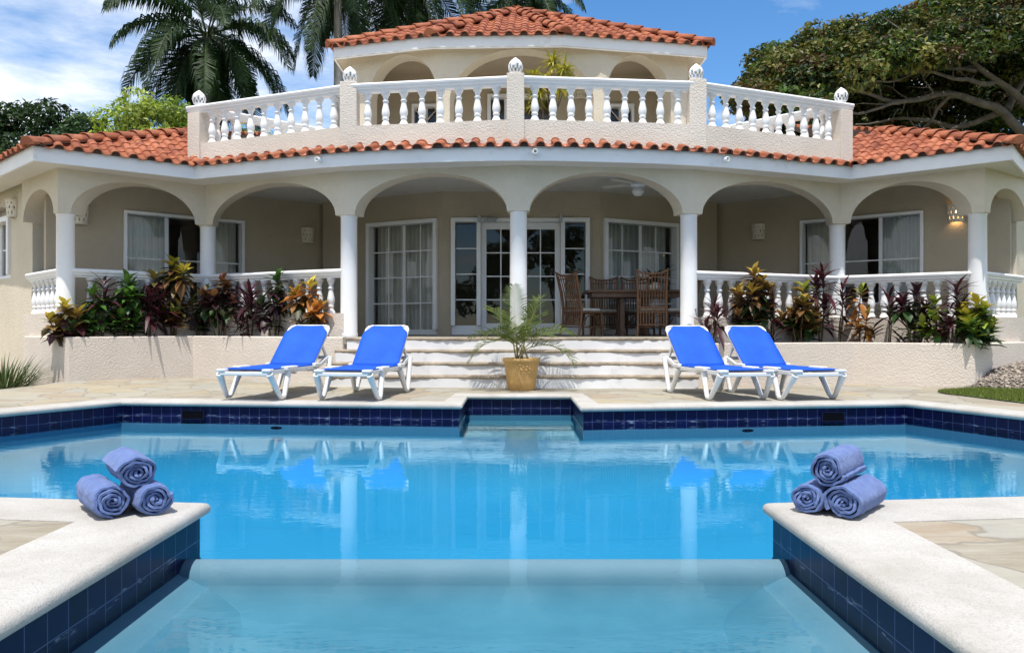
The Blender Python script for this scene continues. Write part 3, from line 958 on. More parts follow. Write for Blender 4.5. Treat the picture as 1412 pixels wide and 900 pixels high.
mb = MB(); poly_prism(mb, [(-2.8, 18.1), (-2.8, 14.2), (-1.19, 13.7), (1.53, 13.7), (3.1, 14.2), (3.1, 18.1)], 5.86, 5.9); mb.build('ceiling', M['inner'], villa)
for (x, y) in (W4[1], W4[2]):
    cm = MB(); cm.lathe([(.15, 3.44), (.15, 3.5), (.135, 3.52), (.133, 4.3)], (x, y - .02, 0), 28, caps=False)
    cm.build('column', M['white'], villa)
WU = WF((-2.75, 15.1), (3.03, 15.1))
d0, d1 = WU.sx(672), WU.sx(764)
w0, w1 = WU.sx(568), WU.sx(606); w2, w3 = WU.sx(838), WU.sx(874)
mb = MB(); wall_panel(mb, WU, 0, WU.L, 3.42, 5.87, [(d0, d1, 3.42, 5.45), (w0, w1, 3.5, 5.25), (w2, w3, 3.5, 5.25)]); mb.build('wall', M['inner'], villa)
window(WU, d0, d1, 3.43, 5.45, [0, .25, .5, .75, 1], 3, fw=.07, cols=1)
for (a, b) in ((w0, w1), (w2, w3)):
    window(WU, a, b, 3.5, 5.25, [0, .5, 1], 2, fw=.05, cols=1)
    mb = MB(); c = (a + b) / 2; hw = (b - a) / 2      # fan light: radial bars and white head
    for t in (45, 90, 135):
        p = WU.p(c, 4.93, -.05); q = WU.p(c + hw * math.cos(R(t)), 4.93 + .3 * math.sin(R(t)), -.05)
        mb.bar(p, q, .022, .02)
    for i in range(16):
        t0 = math.pi * i / 16; t1 = math.pi * (i + 1) / 16
        for (k0, k1, dd_) in ((1.0, 1.0, .004),):
            A1 = (c + hw * math.cos(t0), 4.93 + .32 * math.sin(t0)); A2 = (c + hw * math.cos(t1), 4.93 + .32 * math.sin(t1))
            mb.add([WU.p(A1[0], A1[1], .04), WU.p(A1[0], 5.27, .04), WU.p(A2[0], 5.27, .04), WU.p(A2[0], A2[1], .04)], [(0, 1, 2, 3)])
            mb.add([WU.p(A1[0], A1[1], .04), WU.p(A2[0], A2[1], .04), WU.p(A2[0], A2[1], -.06), WU.p(A1[0], A1[1], -.06)], [(0, 1, 2, 3)])
    mb.build('window_arch', M['stucco_white'], villa)
apex = (.1, 15.75, 7.36)
qo = offs(QF, .06)
for i in range(5):
    a, b = QF[i], QF[i + 1]
    s = slope_to(a, b, ZQ1, apex, apex[2])
    r = roof_facet(a, b, ZQ1 + .005, [qo[i], qo[i + 1], apex[:2]], s, villa, course=.30)
    if i < 4:
        q = qo[i + 1]
        ridge((q[0], q[1], ZQ1 + .03), (apex[0], apex[1], apex[2] + .04), r, r=.10, step=.36)
roof_facet(QF[5], QF[0], ZQ1 + .005, [qo[5], qo[0], apex[:2]], slope_to(QF[5], QF[0], ZQ1, apex, apex[2]), villa)
mb = MB(); sweep(mb, [(3.16, 18.2), (-2.88, 18.2)], [(-.1, 3.42), (-.1, 5.9), (.0, 5.9), (.0, 3.42)]); mb.build('wall', M['stucco'], villa)
# ================================================================== pool
POOL = [(1.236, -3.0), (1.236, 3.72), (2.6, 3.87), (5.3, 4.20), (5.85, 5.6), (5.0, 7.44), (4.48, 8.67), (.74, 8.18), (.74, 9.58), (-.56, 9.58), (-.56, 8.44), (-4.53, 8.83), (-5.17, 7.69), (-6.15, 5.9), (-5.4, 4.20), (-2.587, 3.85), (-1.484, 3.72), (-1.484, -3.0)]
PW = [.43, .43, .43, .43, .36, .25, .25, .22, .16, .16, .22, .27, .27, .36, .43, .43, .43, .43]
ms = miters(POOL, True)
OUT = [(p[0] + m.x * w, p[1] + m.y * w) for p, m, w in zip(POOL, ms, PW)]
ZW = -.215
pool = thing('swimming_pool', 'angular swimming pool with cobalt tile band, pale coping and a notch in its far edge', 'swimming pool', (0, 6, 0))
mb = MB()
nose = [(.035, -.062), (.012, -.060), (-.004, -.050), (-.010, -.034), (-.006, -.016), (.006, -.004), (.025, .002)]
k = len(nose)
vs = []
for p, m, w in zip(POOL, ms, PW):
    for d, z in nose + [(w, .004), (w, -.08)]:
        vs.append((p[0] + m.x * d, p[1] + m.y * d, z))
k2 = k + 2; n = len(POOL)
mb.add(vs, [(i * k2 + j, ((i + 1) % n) * k2 + j, ((i + 1) % n) * k2 + j + 1, i * k2 + j + 1) for i in range(n) for j in range(k2 - 1)], True)
cp = mb.build('coping', M['coping'], pool); cp.data.set_sharp_from_angle(angle=R(40))
mb = MB(); sweep(mb, POOL, [(.03, -.056), (.03, -.262)], closed=True, ring=False); mb.build('tile_band', M['pooltile'], pool)
# plastered shell: walls, deep floor, shallow near basin with benches, notch floor
mb = MB()
sweep(mb, POOL, [(.026, -.261), (.026, -.60)], closed=True, ring=False)
DEEP = [(1.236, 3.56), (5.35, 4.20), (5.85, 5.6), (5.0, 7.44), (4.48, 8.67), (.74, 8.18), (-.56, 8.44), (-4.53, 8.83), (-5.17, 7.69), (-6.15, 5.9), (-5.45, 4.20), (-1.484, 3.56)]
cove = [(.024, -.37), (.02, -.45), (0, -.55), (-.06, -.68), (-.17, -.80), (-.34, -.90), (-.58, -.97), (-.95, -1.01), (-1.45, -1.03)]
sweep(mb, DEEP, cove, closed=True, ring=False, smooth=True)
poly_prism(mb, offs(DEEP, -1.44, True), None, -1.031)
X0, X1 = -1.508, 1.260
prof = [(3.432, -.305), (3.42, -.33), (3.39, -.36), (3.33, -.39), (3.22, -.41), (3.05, -.418), (2.50, -.42), (2.40, -.405), (2.32, -.385), (2.2, -.38), (-3.0, -.38)]
lipp = [(3.58, -1.1), (3.58, -.36), (3.575, -.30), (3.565, -.25), (3.55, -.226), (3.53, -.219), (3.51, -.221), (3.48, -.232), (3.455, -.252), (3.44, -.28), (3.43, -.31)]
sf = MB(); vs = [(x, y, z) for (y, z) in prof for x in (X0, X1)]
sf.add(vs, [(2 * i, 2 * i + 1, 2 * i + 3, 2 * i + 2) for i in range(len(prof) - 1)], True)
for sx_ in (X0, X1):
    d_ = 1 if sx_ < 0 else -1
    bp_ = [(sx_ + d_ * .001, -.2605), (sx_ + d_ * .02, -.270), (sx_ + d_ * .07, -.290), (sx_ + d_ * .15, -.325), (sx_ + d_ * .26, -.37), (sx_ + d_ * .42, -.428)]
    sf.add([(x, y, z) for x, z in bp_ for y in (3.44, -3.0)], [(2 * i, 2 * i + 1, 2 * i + 3, 2 * i + 2) for i in range(5)], True)
sf.add([(-.59, 8.5, -.40), (.77, 8.24, -.40), (.77, 9.22, -.40), (-.59, 9.22, -.40)], [(0, 1, 2, 3)])
sf.add([(-.59, 8.47, -.401), (.77, 8.21, -.401), (.77, 8.21, -.6), (-.59, 8.47, -.6)], [(0, 1, 2, 3)])
sf.add([(-.59, 9.2, -.33), (.77, 9.2, -.33), (.77, 9.62, -.33), (-.59, 9.62, -.33)], [(0, 1, 2, 3)])
sf.add([(-.59, 9.2, -.33), (.77, 9.2, -.33), (.77, 9.2, -.41), (-.59, 9.2, -.41)], [(0, 1, 2, 3)])
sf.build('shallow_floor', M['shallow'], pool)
b_ = mb.build('basin', M['plaster'], pool); b_.data.set_sharp_from_angle(angle=R(50))
mb = MB()
vs = [(x, y, z) for (y, z) in lipp for x in (X0, X1)]
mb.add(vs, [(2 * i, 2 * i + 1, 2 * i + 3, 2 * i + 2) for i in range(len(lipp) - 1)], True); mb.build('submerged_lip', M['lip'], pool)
# skimmer mouths and underwater inlets
for seg, px in ((11, 265), (6, 1150)):
    w = WF(POOL[seg - 1], POOL[seg]) if seg == 11 else WF(POOL[7], POOL[6])
    s = w.sx(px)
    mb = MB()
    sg = 1 if seg == 11 else 1
    a, b = (POOL[10], POOL[11]) if seg == 11 else (POOL[6], POOL[7])
    w = WF(a, b); s = w.sx(px)
    w.box(mb, s - .125, s + .125, -.20, -.115, .014, .0285)
    sk = mb.build('skimmer', M['dark'], pool)
    mb = MB()
    for (q0, q1, z0, z1) in ((-.14, .14, -.115, -.105), (-.14, .14, -.21, -.20), (-.14, -.125, -.2, -.115), (.125, .14, -.2, -.115)):
        w.box(mb, s + q0, s + q1, z0, z1, .010, .0285)
    mb.build('skimmer_frame', simple('blue_resin', (.006, .008, .03), .6, spec=.1) if 'blue_resin' not in bpy.data.materials else bpy.data.materials['blue_resin'], sk)
for (a, b), px in (((POOL[10], POOL[11]), 382), ((POOL[6], POOL[7]), 1030)):
    w = WF(a, b); s = w.sx(px)
    mb = MB(); c = Vector(w.p(s, -.29, -.022)); nrm = Vector((-w.n.x, -w.n.y, 0))
    mb.lathe([(.07, .0), (.055, .012), (.001, .014)], (0, 0, 0), 20, caps=False)
    rot = nrm.to_track_quat('Z', 'Y').to_matrix()
    mb.v = [tuple(rot @ Vector(p)) for p in mb.v]; mb.v = [(p[0] + c.x, p[1] + c.y, p[2] * .25 + c.z) for p in mb.v]
    mb.build('water_inlet', M['dark'], pool)
# water: one closed body
mb = MB(); mb.box((0, 3.4, (ZW - 1.9) / 2), (13.6, 13.4, 1.9 + ZW))
wt = mb.build('water', M['water']); wt['kind'] = 'structure'

# ================================================================== deck, ground, lawn
def sheet(name, poly, holes, z, m, follow=True, cuts=True):
    mb = MB(); poly_prism(mb, poly, None, z, holes)
    bm = bmesh.new(); vmap = {}
    for f in mb.f:
        vv = []
        for i in f:
            k = tuple(round(c, 5) for c in mb.v[i])
            if k not in vmap: vmap[k] = bm.verts.new(mb.v[i])
            vv.append(vmap[k])
        try: bm.faces.new(vv)
        except ValueError: pass
    if follow:
        for y in (9.4, 9.6, 9.8, 10.0, 10.2, 10.4, 10.6, 10.8, 11.0):
            bmesh.ops.bisect_plane(bm, geom=bm.verts[:] + bm.edges[:] + bm.faces[:], plane_co=(0, y, 0), plane_no=(0, 1, 0))
        for x in list(range(-9, 12)) + [-6.5, -6.75, -7.25, -7.5]:
            bmesh.ops.bisect_plane(bm, geom=bm.verts[:] + bm.edges[:] + bm.faces[:], plane_co=(x, 0, 0), plane_no=(1, 0, 0))
        for v in bm.verts: v.co.z += zdeck(v.co.x, v.co.y)
    me = bpy.data.meshes.new(name); bm.to_mesh(me); bm.free(); me.materials.append(m)
    o = bpy.data.objects.new(name, me); COL.objects.link(o); o['kind'] = 'structure'
    return o
sheet('patio', [(-14, -7), (14, -7), (14, 22.5), (-14, 22.5)], [OUT[::-1]], 0, M['flag'])
mb = MB()
for (x0, y0, x1, y1) in ((-900, -900, -14, 900), (14, -900, 900, 900), (-14, -900, 14, -7), (-14, 22.5, 14, 900)):
    mb.add([(x0, y0, -.02), (x1, y0, -.02), (x1, y1, -.02), (x0, y1, -.02)], [(0, 1, 2, 3)])
o = mb.build('ground', M['earth']); o['kind'] = 'structure'
LAWN = [(6.7, 6.0), (13.9, 5.0), (13.9, 14), (10, 13.5), (7.2, 11.2), (6.62, 10.72), (6.25, 10.55), (5.85, 10.30), (5.58, 10.0), (5.52, 9.7), (5.58, 9.2), (5.66, 8.6), (5.85, 7.6), (6.2, 6.7)]
sheet('lawn_base', LAWN, [], .012, M['lawn'])
def inside(p, poly):
    c = False; n = len(poly)
    for i in range(n):
        a = poly[i]; b = poly[i - 1]
        if (a[1] > p[1]) != (b[1] > p[1]) and p[0] < (b[0] - a[0]) * (p[1] - a[1]) / (b[1] - a[1]) + a[0]: c = not c
    return c
mb = MB(); V_ = []; 
cnt = 0
while cnt < 26000:
    x = rnd.uniform(5.45, 9.5); y = rnd.uniform(6.5, 12.5)
    if not inside((x, y), LAWN) or (x > 1.05 * gx(1500, y)): continue
    cnt += 1
    z = .012 + zdeck(x, y); h = rnd.uniform(.02, .05); a = rnd.uniform(0, 6.28); w = .004
    dx, dy = math.cos(a) * w, math.sin(a) * w; l = rnd.uniform(-.02, .02); l2 = rnd.uniform(-.02, .02)
    g = rnd.random()
    mb.add([(x - dx, y - dy, z), (x + dx, y + dy, z), (x + l, y + l2, z + h)], [(0, 1, 2)], col=(.10 + .08 * g, .16 + .05 * g, .03))
o = mb.build('lawn', M['grass']); o['kind'] = 'stuff'; props(o, 'short green lawn at the right edge beyond the paving')

# gravel mound at the right planter wall
mb = MB()
gc = (7.75, 11.05)
def gh(x, y):
    d = math.hypot((x - gc[0]) / 1.35, (y - gc[1]) / .95)
    return max(0, .38 * (1 - d * d)) * (1 + .1 * math.sin(9 * x) * math.sin(11 * y)) - .06
gn = 28
vs = []
for i in range(gn + 1):
    for j in range(gn + 1):
        x = gc[0] - 1.4 + 2.8 * i / gn; y = gc[1] - 1 + 2 * j / gn
        vs.append((x, y, gh(x, y)))
mb.add(vs, [(i * (gn + 1) + j, (i + 1) * (gn + 1) + j, (i + 1) * (gn + 1) + j + 1, i * (gn + 1) + j + 1) for i in range(gn) for j in range(gn)], True, col=(.17, .14, .11))
for q in range(5200):
    x = gc[0] + rnd.uniform(-1.3, 1.3); y = gc[1] + rnd.uniform(-1.0, .5)
    z = gh(x, y)
    if z < -.04: continue
    r = rnd.uniform(.012, .03); g = rnd.random()
    ps = [Vector((rnd.uniform(-1, 1), rnd.uniform(-1, 1), rnd.uniform(-.6, .8))).normalized() * r for _ in range(1)]
    c = Vector((x, y, z + r * .4)); t = rnd.uniform(0, 6)
    o8 = [c + Vector((math.cos(t + k * 1.57) * r * rnd.uniform(.8, 1.3), math.sin(t + k * 1.57) * r * rnd.uniform(.7, 1.1), 0)) for k in range(4)]
    mb.add(o8 + [c + Vector((0, 0, r * .8))], [(0, 1, 4), (1, 2, 4), (2, 3, 4), (3, 0, 4)], col=(.15 + .22 * g, .13 + .18 * g, .11 + .14 * g))
o = mb.build('gravel', M['pebble']); o['kind'] = 'stuff'; props(o, 'heap of grey brown gravel against the right planter wall')

# ================================================================== planters and steps
def planter(pts, zt, label, back):
    t = thing('planter_wall', label, 'planter', (pts[1][0], pts[1][1], 0))
    mb = MB(); sweep(mb, pts, [(0, -.35), (0, zt - .012), (-.012, zt), (-.13, zt), (-.14, zt - .01), (-.14, -.35)])
    mb.build('wall', M['stucco_white'], t)
    mb = MB(); poly_prism(mb, offs(pts, -.13) + back, .3, zt - .07); mb.build('soil', M['soil'], t)
    return t
PLT = [(-7.75, 12.1), (-6.46, 11.1), (-5.15, 12.3), (-2.47, 11.1)]
PRT = [(2.53, 10.95), (5.23, 11.67), (6.59, 10.84), (8.1, 12.0)]
planter(PLT, .705, 'low rough stucco planter wall on the left, bending round below the terrace rail', [C_, B_, A_, JL])
planter(PRT, .615, 'low rough stucco planter wall on the right, with the gravel heap at its end', [JR, G_, F_, E_])
st = thing('terrace_steps', 'four white steps with split stone treads climbing to the terrace', 'steps', (0, 10.8, 0))
ys = [10.62, 10.78, 10.94, 11.09]
zs = [.175, .35, .525, .699]
for i in range(4):
    wx = (2.60, 2.60, 2.6, 2.47)[i]
    z0 = -.06 if i == 0 else zs[i - 1] - .02
    mb = MB(); mb.box((.03, (ys[i] + 11.5) / 2, (z0 + zs[i] - .045) / 2), (2 * wx - .07, 11.5 - ys[i], zs[i] - .045 - z0)); mb.build('riser', M['fascia'], st)
    # split stone tread with a broken front edge
    mb = MB(); nx = 90; vs = []
    y1 = ys[i + 1] + .02 if i < 3 else 11.14
    for kx in range(nx + 1):
        x = .03 - wx + .02 + (2 * wx - .04) * kx / nx
        j = rnd.uniform(-.008, .008) + .01 * math.sin(x * 5 + i); jz = rnd.uniform(-.006, .004)
        vs += [(x, ys[i] - .006 + j, zs[i] - .048 + jz), (x, ys[i] - .014 + j, zs[i] - .022), (x, ys[i] - .003 + j, zs[i] + (.001 if i < 3 else -.001)), (x, y1, zs[i] + (.0015 if i < 3 else -.001)), (x, y1, zs[i] - .046)]
    mb.add(vs, [(5 * a + b, 5 * a + (b + 1) % 5, 5 * (a + 1) + (b + 1) % 5, 5 * (a + 1) + b) for a in range(nx) for b in range(5)])
    mb.build('tread', M['nosing'], st)
# ================================================================== sun loungers
def lounger(label):
    t = thing('sun_lounger', label, 'sun lounger', (0, 0, 0), 'blue sun loungers on the pool patio')
    mb = MB()
    for s in (-1, 1):
        x = s * .292
        pts = [(x, -1.10, .315), (x, -1.0, .328), (x, 0.0, .330), (x, .16, .345), (x, .40, .43), (x, .46, .45)]
        for a, b in zip(pts[:-1], pts[1:]): mb.bar(a, b, .045, .055)
    for y, z in ((-1.10, .312), (-.45, .30), (.02, .305), (.455, .44)):
        mb.box((0, y, z), (.60, .05, .045))
    mb.build('frame', M['plastic'], t, bevel=.01)
    for s in (-1, 1):
        for (ya, za, yb, zb, ym) in ((-1.10, .31, -.68, .31, -.87), (.02, .31, .46, .44, .22)):
            mb = MB()
            pa = Vector((s * .315, ya, za)); pb = Vector((s * .315, yb, zb))
            m0 = Vector((s * .345, ym - .055, .055)); m1 = Vector((s * .35, ym, .016)); m2 = Vector((s * .345, ym + .055, .055))
            pts = [pa, pa.lerp(m0, .5), m0, m0.lerp(m1, .6) - Vector((0, .008, 0)), m1.lerp(m2, .4) + Vector((0, .008, -.0)), m2, m2.lerp(pb, .5), pb]
            mb.tube(pts, [.042, .034, .029, .027, .027, .029, .034, .042], 10)
            mb.v = [(s * .33 + (v[0] - s * .33) * .95, v[1], v[2]) for v in mb.v]
            mb.build('leg', M['plastic'], t)
    # corner shoes on the foot end and beside the hinge
    mb = MB()
    for s in (-1, 1):
        mb.box((s * .285, -1.085, .350), (.11, .10, .035))
        mb.box((s * .315, -.64, .356), (.09, .26, .05)); mb.box((s * .325, .05, .362), (.05, .18, .05))
    mb.build('corner_cap', M['plastic'], t, bevel=.012)
    # seat sling
    mb = MB(); nx, ny = 8, 16; vs = []
    for j in range(ny + 1):
        y = -1.065 + 1.075 * j / ny
        for i in range(nx + 1):
            u = -1 + 2 * i / nx
            sag = .028 * (1 - u * u) * math.sin(math.pi * min(1, max(0, (j / ny)))) ** .6
            vs.append((u * .312, y, .364 - sag))
    fs = [(j * (nx + 1) + i, j * (nx + 1) + i + 1, (j + 1) * (nx + 1) + i + 1, (j + 1) * (nx + 1) + i) for j in range(ny) for i in range(nx)]
    mb.add(vs, fs, True); mb.build('seat', M['sling'], t, solid=.008)
    # back rest: frame and sling with cut upper corners
    e = Vector((0, .50, .50)).normalized(); nrm = Vector((0, -.50, .50)).normalized()
    h0 = Vector((0, .005, .345)); LB = .72
    def bp(u, v, d=0): return h0 + Vector((u, 0, 0)) + e * v + nrm * d
    mb = MB()
    mb.tube([bp(-.285, 0), bp(-.285, LB - .06), bp(-.265, LB - .015), bp(-.22, LB), bp(.22, LB), bp(.265, LB - .015), bp(.285, LB - .06), bp(.285, 0)], .021, 10)
    for s in (-1, 1):
        vs = [bp(s * .297, LB - .16, .004), bp(s * .297, LB - .05, .004), bp(s * .27, LB + .005, .004), bp(s * .17, LB + .012, .004)]
        vs += [bp(s * .297, LB - .16, -.014), bp(s * .297, LB - .05, -.014), bp(s * .27, LB + .005, -.014), bp(s * .17, LB + .012, -.014)]
        mb.add(vs, [(0, 1, 2, 3), (7, 6, 5, 4), (0, 4, 5, 1), (1, 5, 6, 2), (2, 6, 7, 3), (3, 7, 4, 0)])
        mb.bar(bp(s * .27, LB * .55, -.02), Vector((s * .29, .42, .42)), .025, .03)
    mb.build('backrest_frame', M['plastic'], t)
    mb = MB(); vs = []
    ny = 12
    for j in range(ny + 1):
        v = .0 + (LB - .012) * j / ny
        hw = .306 if v < LB - .14 else .306 - (v - (LB - .14)) / .128 * .115
        for i in range(nx + 1):
            u = -1 + 2 * i / nx
            sag = .022 * (1 - u * u) * math.sin(math.pi * (j / ny) * .9)
            vs.append(bp(u * hw, v, .026 - sag))
    fs = [(j * (nx + 1) + i, j * (nx + 1) + i + 1, (j + 1) * (nx + 1) + i + 1, (j + 1) * (nx + 1) + i) for j in range(ny) for i in range(nx)]
    mb.add(vs, fs, True); mb.build('backrest', M['sling'], t, solid=.008)
    return t
l0 = None
for (x, y, yaw, lb) in ((-2.83, 9.78, 12, 'blue sling sun lounger furthest left, in front of the left planter wall'),
                        (-1.74, 9.70, 9, 'blue sling sun lounger at the left end of the steps, next to the ochre pot'),
                        (2.44, 9.75, -12, 'blue sling sun lounger at the right end of the steps, back raised'),
                        (3.25, 9.78, -14, 'blue sling sun lounger furthest right, nearest to the lawn')):
    # yaw: +ve swings the foot end to the left
    if l0 is None: l0 = lounger(lb); o = l0
    else: o = dup(l0); o['label'] = lb
    o.location = (x, y, zdeck(x, y)); o.rotation_euler = (0, 0, R(-yaw))

# ================================================================== rolled towels
def towel(label, face, yaw, Rr=.098, Ln=.36, seed=0, group='', zc=None, flat=.9, roll=0):
    """face: (x,y) of the rolled end nearest the viewer; the roll runs away along yaw (deg from +Y, + = right)"""
    r_ = random.Random(seed)
    turns = 4.4; nth = int(turns * 30)
    ph = r_.random() * 6
    def rad(t):
        f = t / (2 * math.pi * turns)
        r = .010 + (Rr - .010) * f
        return r * (1 + .05 * math.sin(2.1 * t * .97 + ph) + .032 * math.sin(5.2 * t + ph * 2) + .02 * math.sin(9.3 * t + ph))
    pitch = (Rr - .01) / turns; th = pitch * .80
    mb = MB(); ns = 14
    rings = []
    wob = [(r_.uniform(-.003, .003), r_.uniform(-.003, .003), 1 + r_.uniform(-.02, .02)) for _ in range(ns + 1)]
    for k in range(ns + 1):
        y = Ln * k / ns; ring = []
        endr = .010 * (1 if 0 < k < ns else 0)
        for i in range(nth + 1):
            t = 2 * math.pi * turns * i / nth
            r = rad(t); a = t * 1.0 + roll
            tel = (.010 * math.sin(t * .8 + ph) + .006 * math.sin(2.3 * t + ph)) if k in (0, ns) else 0
            crv = -.004 if k in (0, ns) else 0
            for rr in (r - th + crv * .3, r + crv):
                rr = max(.003, rr) * (wob[k][2] if i > nth - 40 else 1)
                ring.append((rr * math.cos(a) + wob[k][0], y + tel, rr * math.sin(a) * flat + wob[k][1]))
        rings.append(ring)
    m = 2 * (nth + 1)
    vs = [p for ring in rings for p in ring]
    fs = []
    for k in range(ns):
        for i in range(nth):
            a = k * m + 2 * i; b = (k + 1) * m + 2 * i
            fs.append((a, a + 2, b + 2, b)); fs.append((a + 1, b + 1, b + 3, a + 3))
        a = k * m + 2 * nth; b = (k + 1) * m + 2 * nth
        fs.append((a, a + 1, b + 1, b))
    mb.add(vs, fs, True)
    for k in (0, ns):
        mb.add([p for p in rings[k]], [(2 * i, 2 * i + 1, 2 * i + 3, 2 * i + 2) if k == 0 else (2 * i + 2, 2 * i + 3, 2 * i + 1, 2 * i) for i in range(nth)], True)
    # flattened where it rests
    lo = min(v[2] for v in mb.v)
    zmin = -Rr * flat * .93
    mb.v = [(v[0], v[1], max(v[2], zmin + (v[2] - zmin) * .25 if v[2] < zmin else v[2])) for v in mb.v]
    lo = min(v[2] for v in mb.v)
    o = mb.build('rolled_towel', M['towel'])
    if zc is None: o.location = (face[0], face[1], .004 - lo)
    else: o.location = (face[0], face[1], zc)
    o.rotation_euler = (0, 0, R(-yaw))
    o.data.set_sharp_from_angle(angle=R(50))
    props(o, label, 'towel', group)
    return o
def px_ground(px, py): 
    Y = HC * F / (py - 450); return (gx(px, Y), Y)
gl = 'rolled towels stacked on the left coping'
gr = 'rolled towels stacked on the right coping'
TL = -40; TR = 41
towel('rolled blue towel at the lower left of the left towel stack', (gx(155, 3.38), 3.38), TL, .088, .36, 1, gl, roll=2.2, flat=.88)
towel('rolled blue towel at the lower right of the left stack, by the coping corner', (gx(214, 3.44), 3.44), TL, .09, .36, 2, gl, roll=4.0, flat=.86)
towel('rolled blue towel lying on top of the left towel stack', (gx(187, 3.41), 3.43), TL + 3, .088, .36, 3, gl, zc=.198, roll=.4, flat=.92)
towel('rolled blue towel at the lower left of the right stack, by the coping corner', (gx(1112, 3.48), 3.48), TR, .083, .33, 4, gr, roll=4.2, flat=.9)
towel('rolled blue towel at the lower right of the right towel stack, full side in view', (gx(1162, 3.38), 3.38), TR, .089, .40, 5, gr, roll=1.2, flat=.94)
towel('rolled blue towel lying on top of the right towel stack', (gx(1140, 3.43), 3.43), TR - 2, .086, .37, 6, gr, zc=.214, roll=3.4, flat=.94)

# ================================================================== ochre pot
px_, py_ = gx(719, 10.31), 10.31
pt = thing('flower_pot', 'ochre clay flower pot with a raised garland, standing before the steps', 'flower pot', (px_, py_, 0))
mb = MB()
mb.lathe([(.165, .0), (.178, .01), (.198, .12), (.222, .30), (.235, .375), (.252, .385), (.258, .40), (.258, .425), (.245, .432), (.232, .425), (.225, .39), (.0005, .385)], (px_, py_, 0), 48)
mb.build('body', M['pot'], pt)
mb = MB()
def blob(mb, c, r, flat=.5, dirn=Vector((0, -1, 0))):
    vs = []; n = 8
    rot = dirn.to_track_quat('Z', 'Y').to_matrix()
    for i in range(4):
        a = i / 3 * math.pi / 2
        for k in range(n):
            t = 2 * math.pi * k / n
            vs.append(rot @ Vector((math.cos(a) * r * math.cos(t), math.cos(a) * r * math.sin(t), math.sin(a) * r * flat)) + Vector(c))
    mb.add(vs, [(i * n + k, i * n + (k + 1) % n, (i + 1) * n + (k + 1) % n, (i + 1) * n + k) for i in range(3) for k in range(n)], True)
for i in range(46):     # garland: a swag hanging from the rim, densest at its right
    u = rnd.random(); v = rnd.random() * (1 - abs(u - .62) * 1.25)
    ang = R(-112 + 62 * u); z = .355 - .15 * max(0, v) 
    r = .199 + (z - .12) * .137
    c = (px_ + math.cos(ang) * r, py_ + math.sin(ang) * r, z)
    blob(mb, c, rnd.uniform(.011, .022), .6, Vector((math.cos(ang), math.sin(ang), 0)))
mb.build('relief', M['pot'], pt)
mb = MB(); mb.lathe([(.0005, .392), (.223, .388)], (px_, py_, 0), 24, caps=False); mb.build('soil', M['soil'], pt)

# ================================================================== wall lamps
def sconce(w, s, z, label, lit=False, dep=0.0):
    q = w.p(s, z, dep)
    t = thing('wall_lamp', label, 'wall lamp', q, 'pierced clay wall lamps on the stucco walls')
    mb = MB(); H, rt, rb = .29, .135, .11; n = 22; m_ = 13
    prof = [(rb + (rt - rb) * i / m_, H * i / m_) for i in range(m_ + 1)]
    def hole(i, k):
        if not (2 <= i <= m_ - 3) or not (2 <= k <= n - 3): return False
        return (i % 4 in (2, 3) and (k + (2 if (i // 4) % 2 else 0)) % 4 == 1)
    a0 = w.ang + math.pi; 
    mb.lathe(prof, (q[0], q[1], q[2] - H / 2), n, caps=False, ang0=a0, ang1=a0 + math.pi, skip=hole)
    mb.lathe([(rt + .008, H - .012), (rt + .012, H), (rt - .01, H + .004)], (q[0], q[1], q[2] - H / 2), n, caps=False, ang0=a0, ang1=a0 + math.pi)
    mb.lathe([(rb + .006, .016), (rb + .008, 0), (rb - .03, -.004)], (q[0], q[1], q[2] - H / 2), n, caps=False, ang0=a0, ang1=a0 + math.pi)
    mb.build('shade', M['lamp_clay'], t, solid=.008)
    mb = MB(); bq = Vector(w.p(s, z - .02, dep + .06))
    mb.lathe([(.012, -.06), (.014, -.03), (.028, .0), (.030, .03), (.02, .05), (.001, .058)], tuple(bq), 12)
    mb.build('bulb', M['bulb_on'] if lit else M['globe'], t)
    if lit:
        ld = bpy.data.lights.new('lamp_light', 'POINT'); ld.energy = .7; ld.color = (1, .62, .28); ld.shadow_soft_size = .03
        lo = bpy.data.objects.new('lamp_light', ld); COL.objects.link(lo); lo.location = w.p(s, z - .11, dep + .075)
    return t
m, nt, b = mat('lit_bulb'); b.inputs['Emission Color'].default_value = (1, .6, .25, 1); b.inputs['Emission Strength'].default_value = 6; M['bulb_on'] = m
def zat(w, px, py):
    q = w.p(w.sx(px), 0); return HC + (450 - py) * q[1] / F
sconce(WOL, WOL.sx(20.5), zat(WOL, 20, 288), 'pierced clay wall lamp on the outer wall at the left edge')
sconce(WBL, WBL.sx(110), zat(WBL, 110, 297), 'pierced clay wall lamp behind the leftmost column, left of the bedroom window')
sconce(WBL, WBL.sx(424), zat(WBL, 424, 325), 'pierced clay wall lamp on the shaded wall right of the left bedroom window')
sconce(WBR, WBR.sx(1046), zat(WBR, 1046, 320), 'pierced clay wall lamp on the shaded wall left of the right bedroom window')
sconce(WBR, WBR.sx(1319), zat(WBR, 1319, 294), 'lit pierced clay wall lamp glowing beside the rightmost column', True)
sconce(WU, WU.sx(800), zat(WU, 800, 127), 'pierced clay wall lamp on the upper pavilion wall, behind the balcony rail')

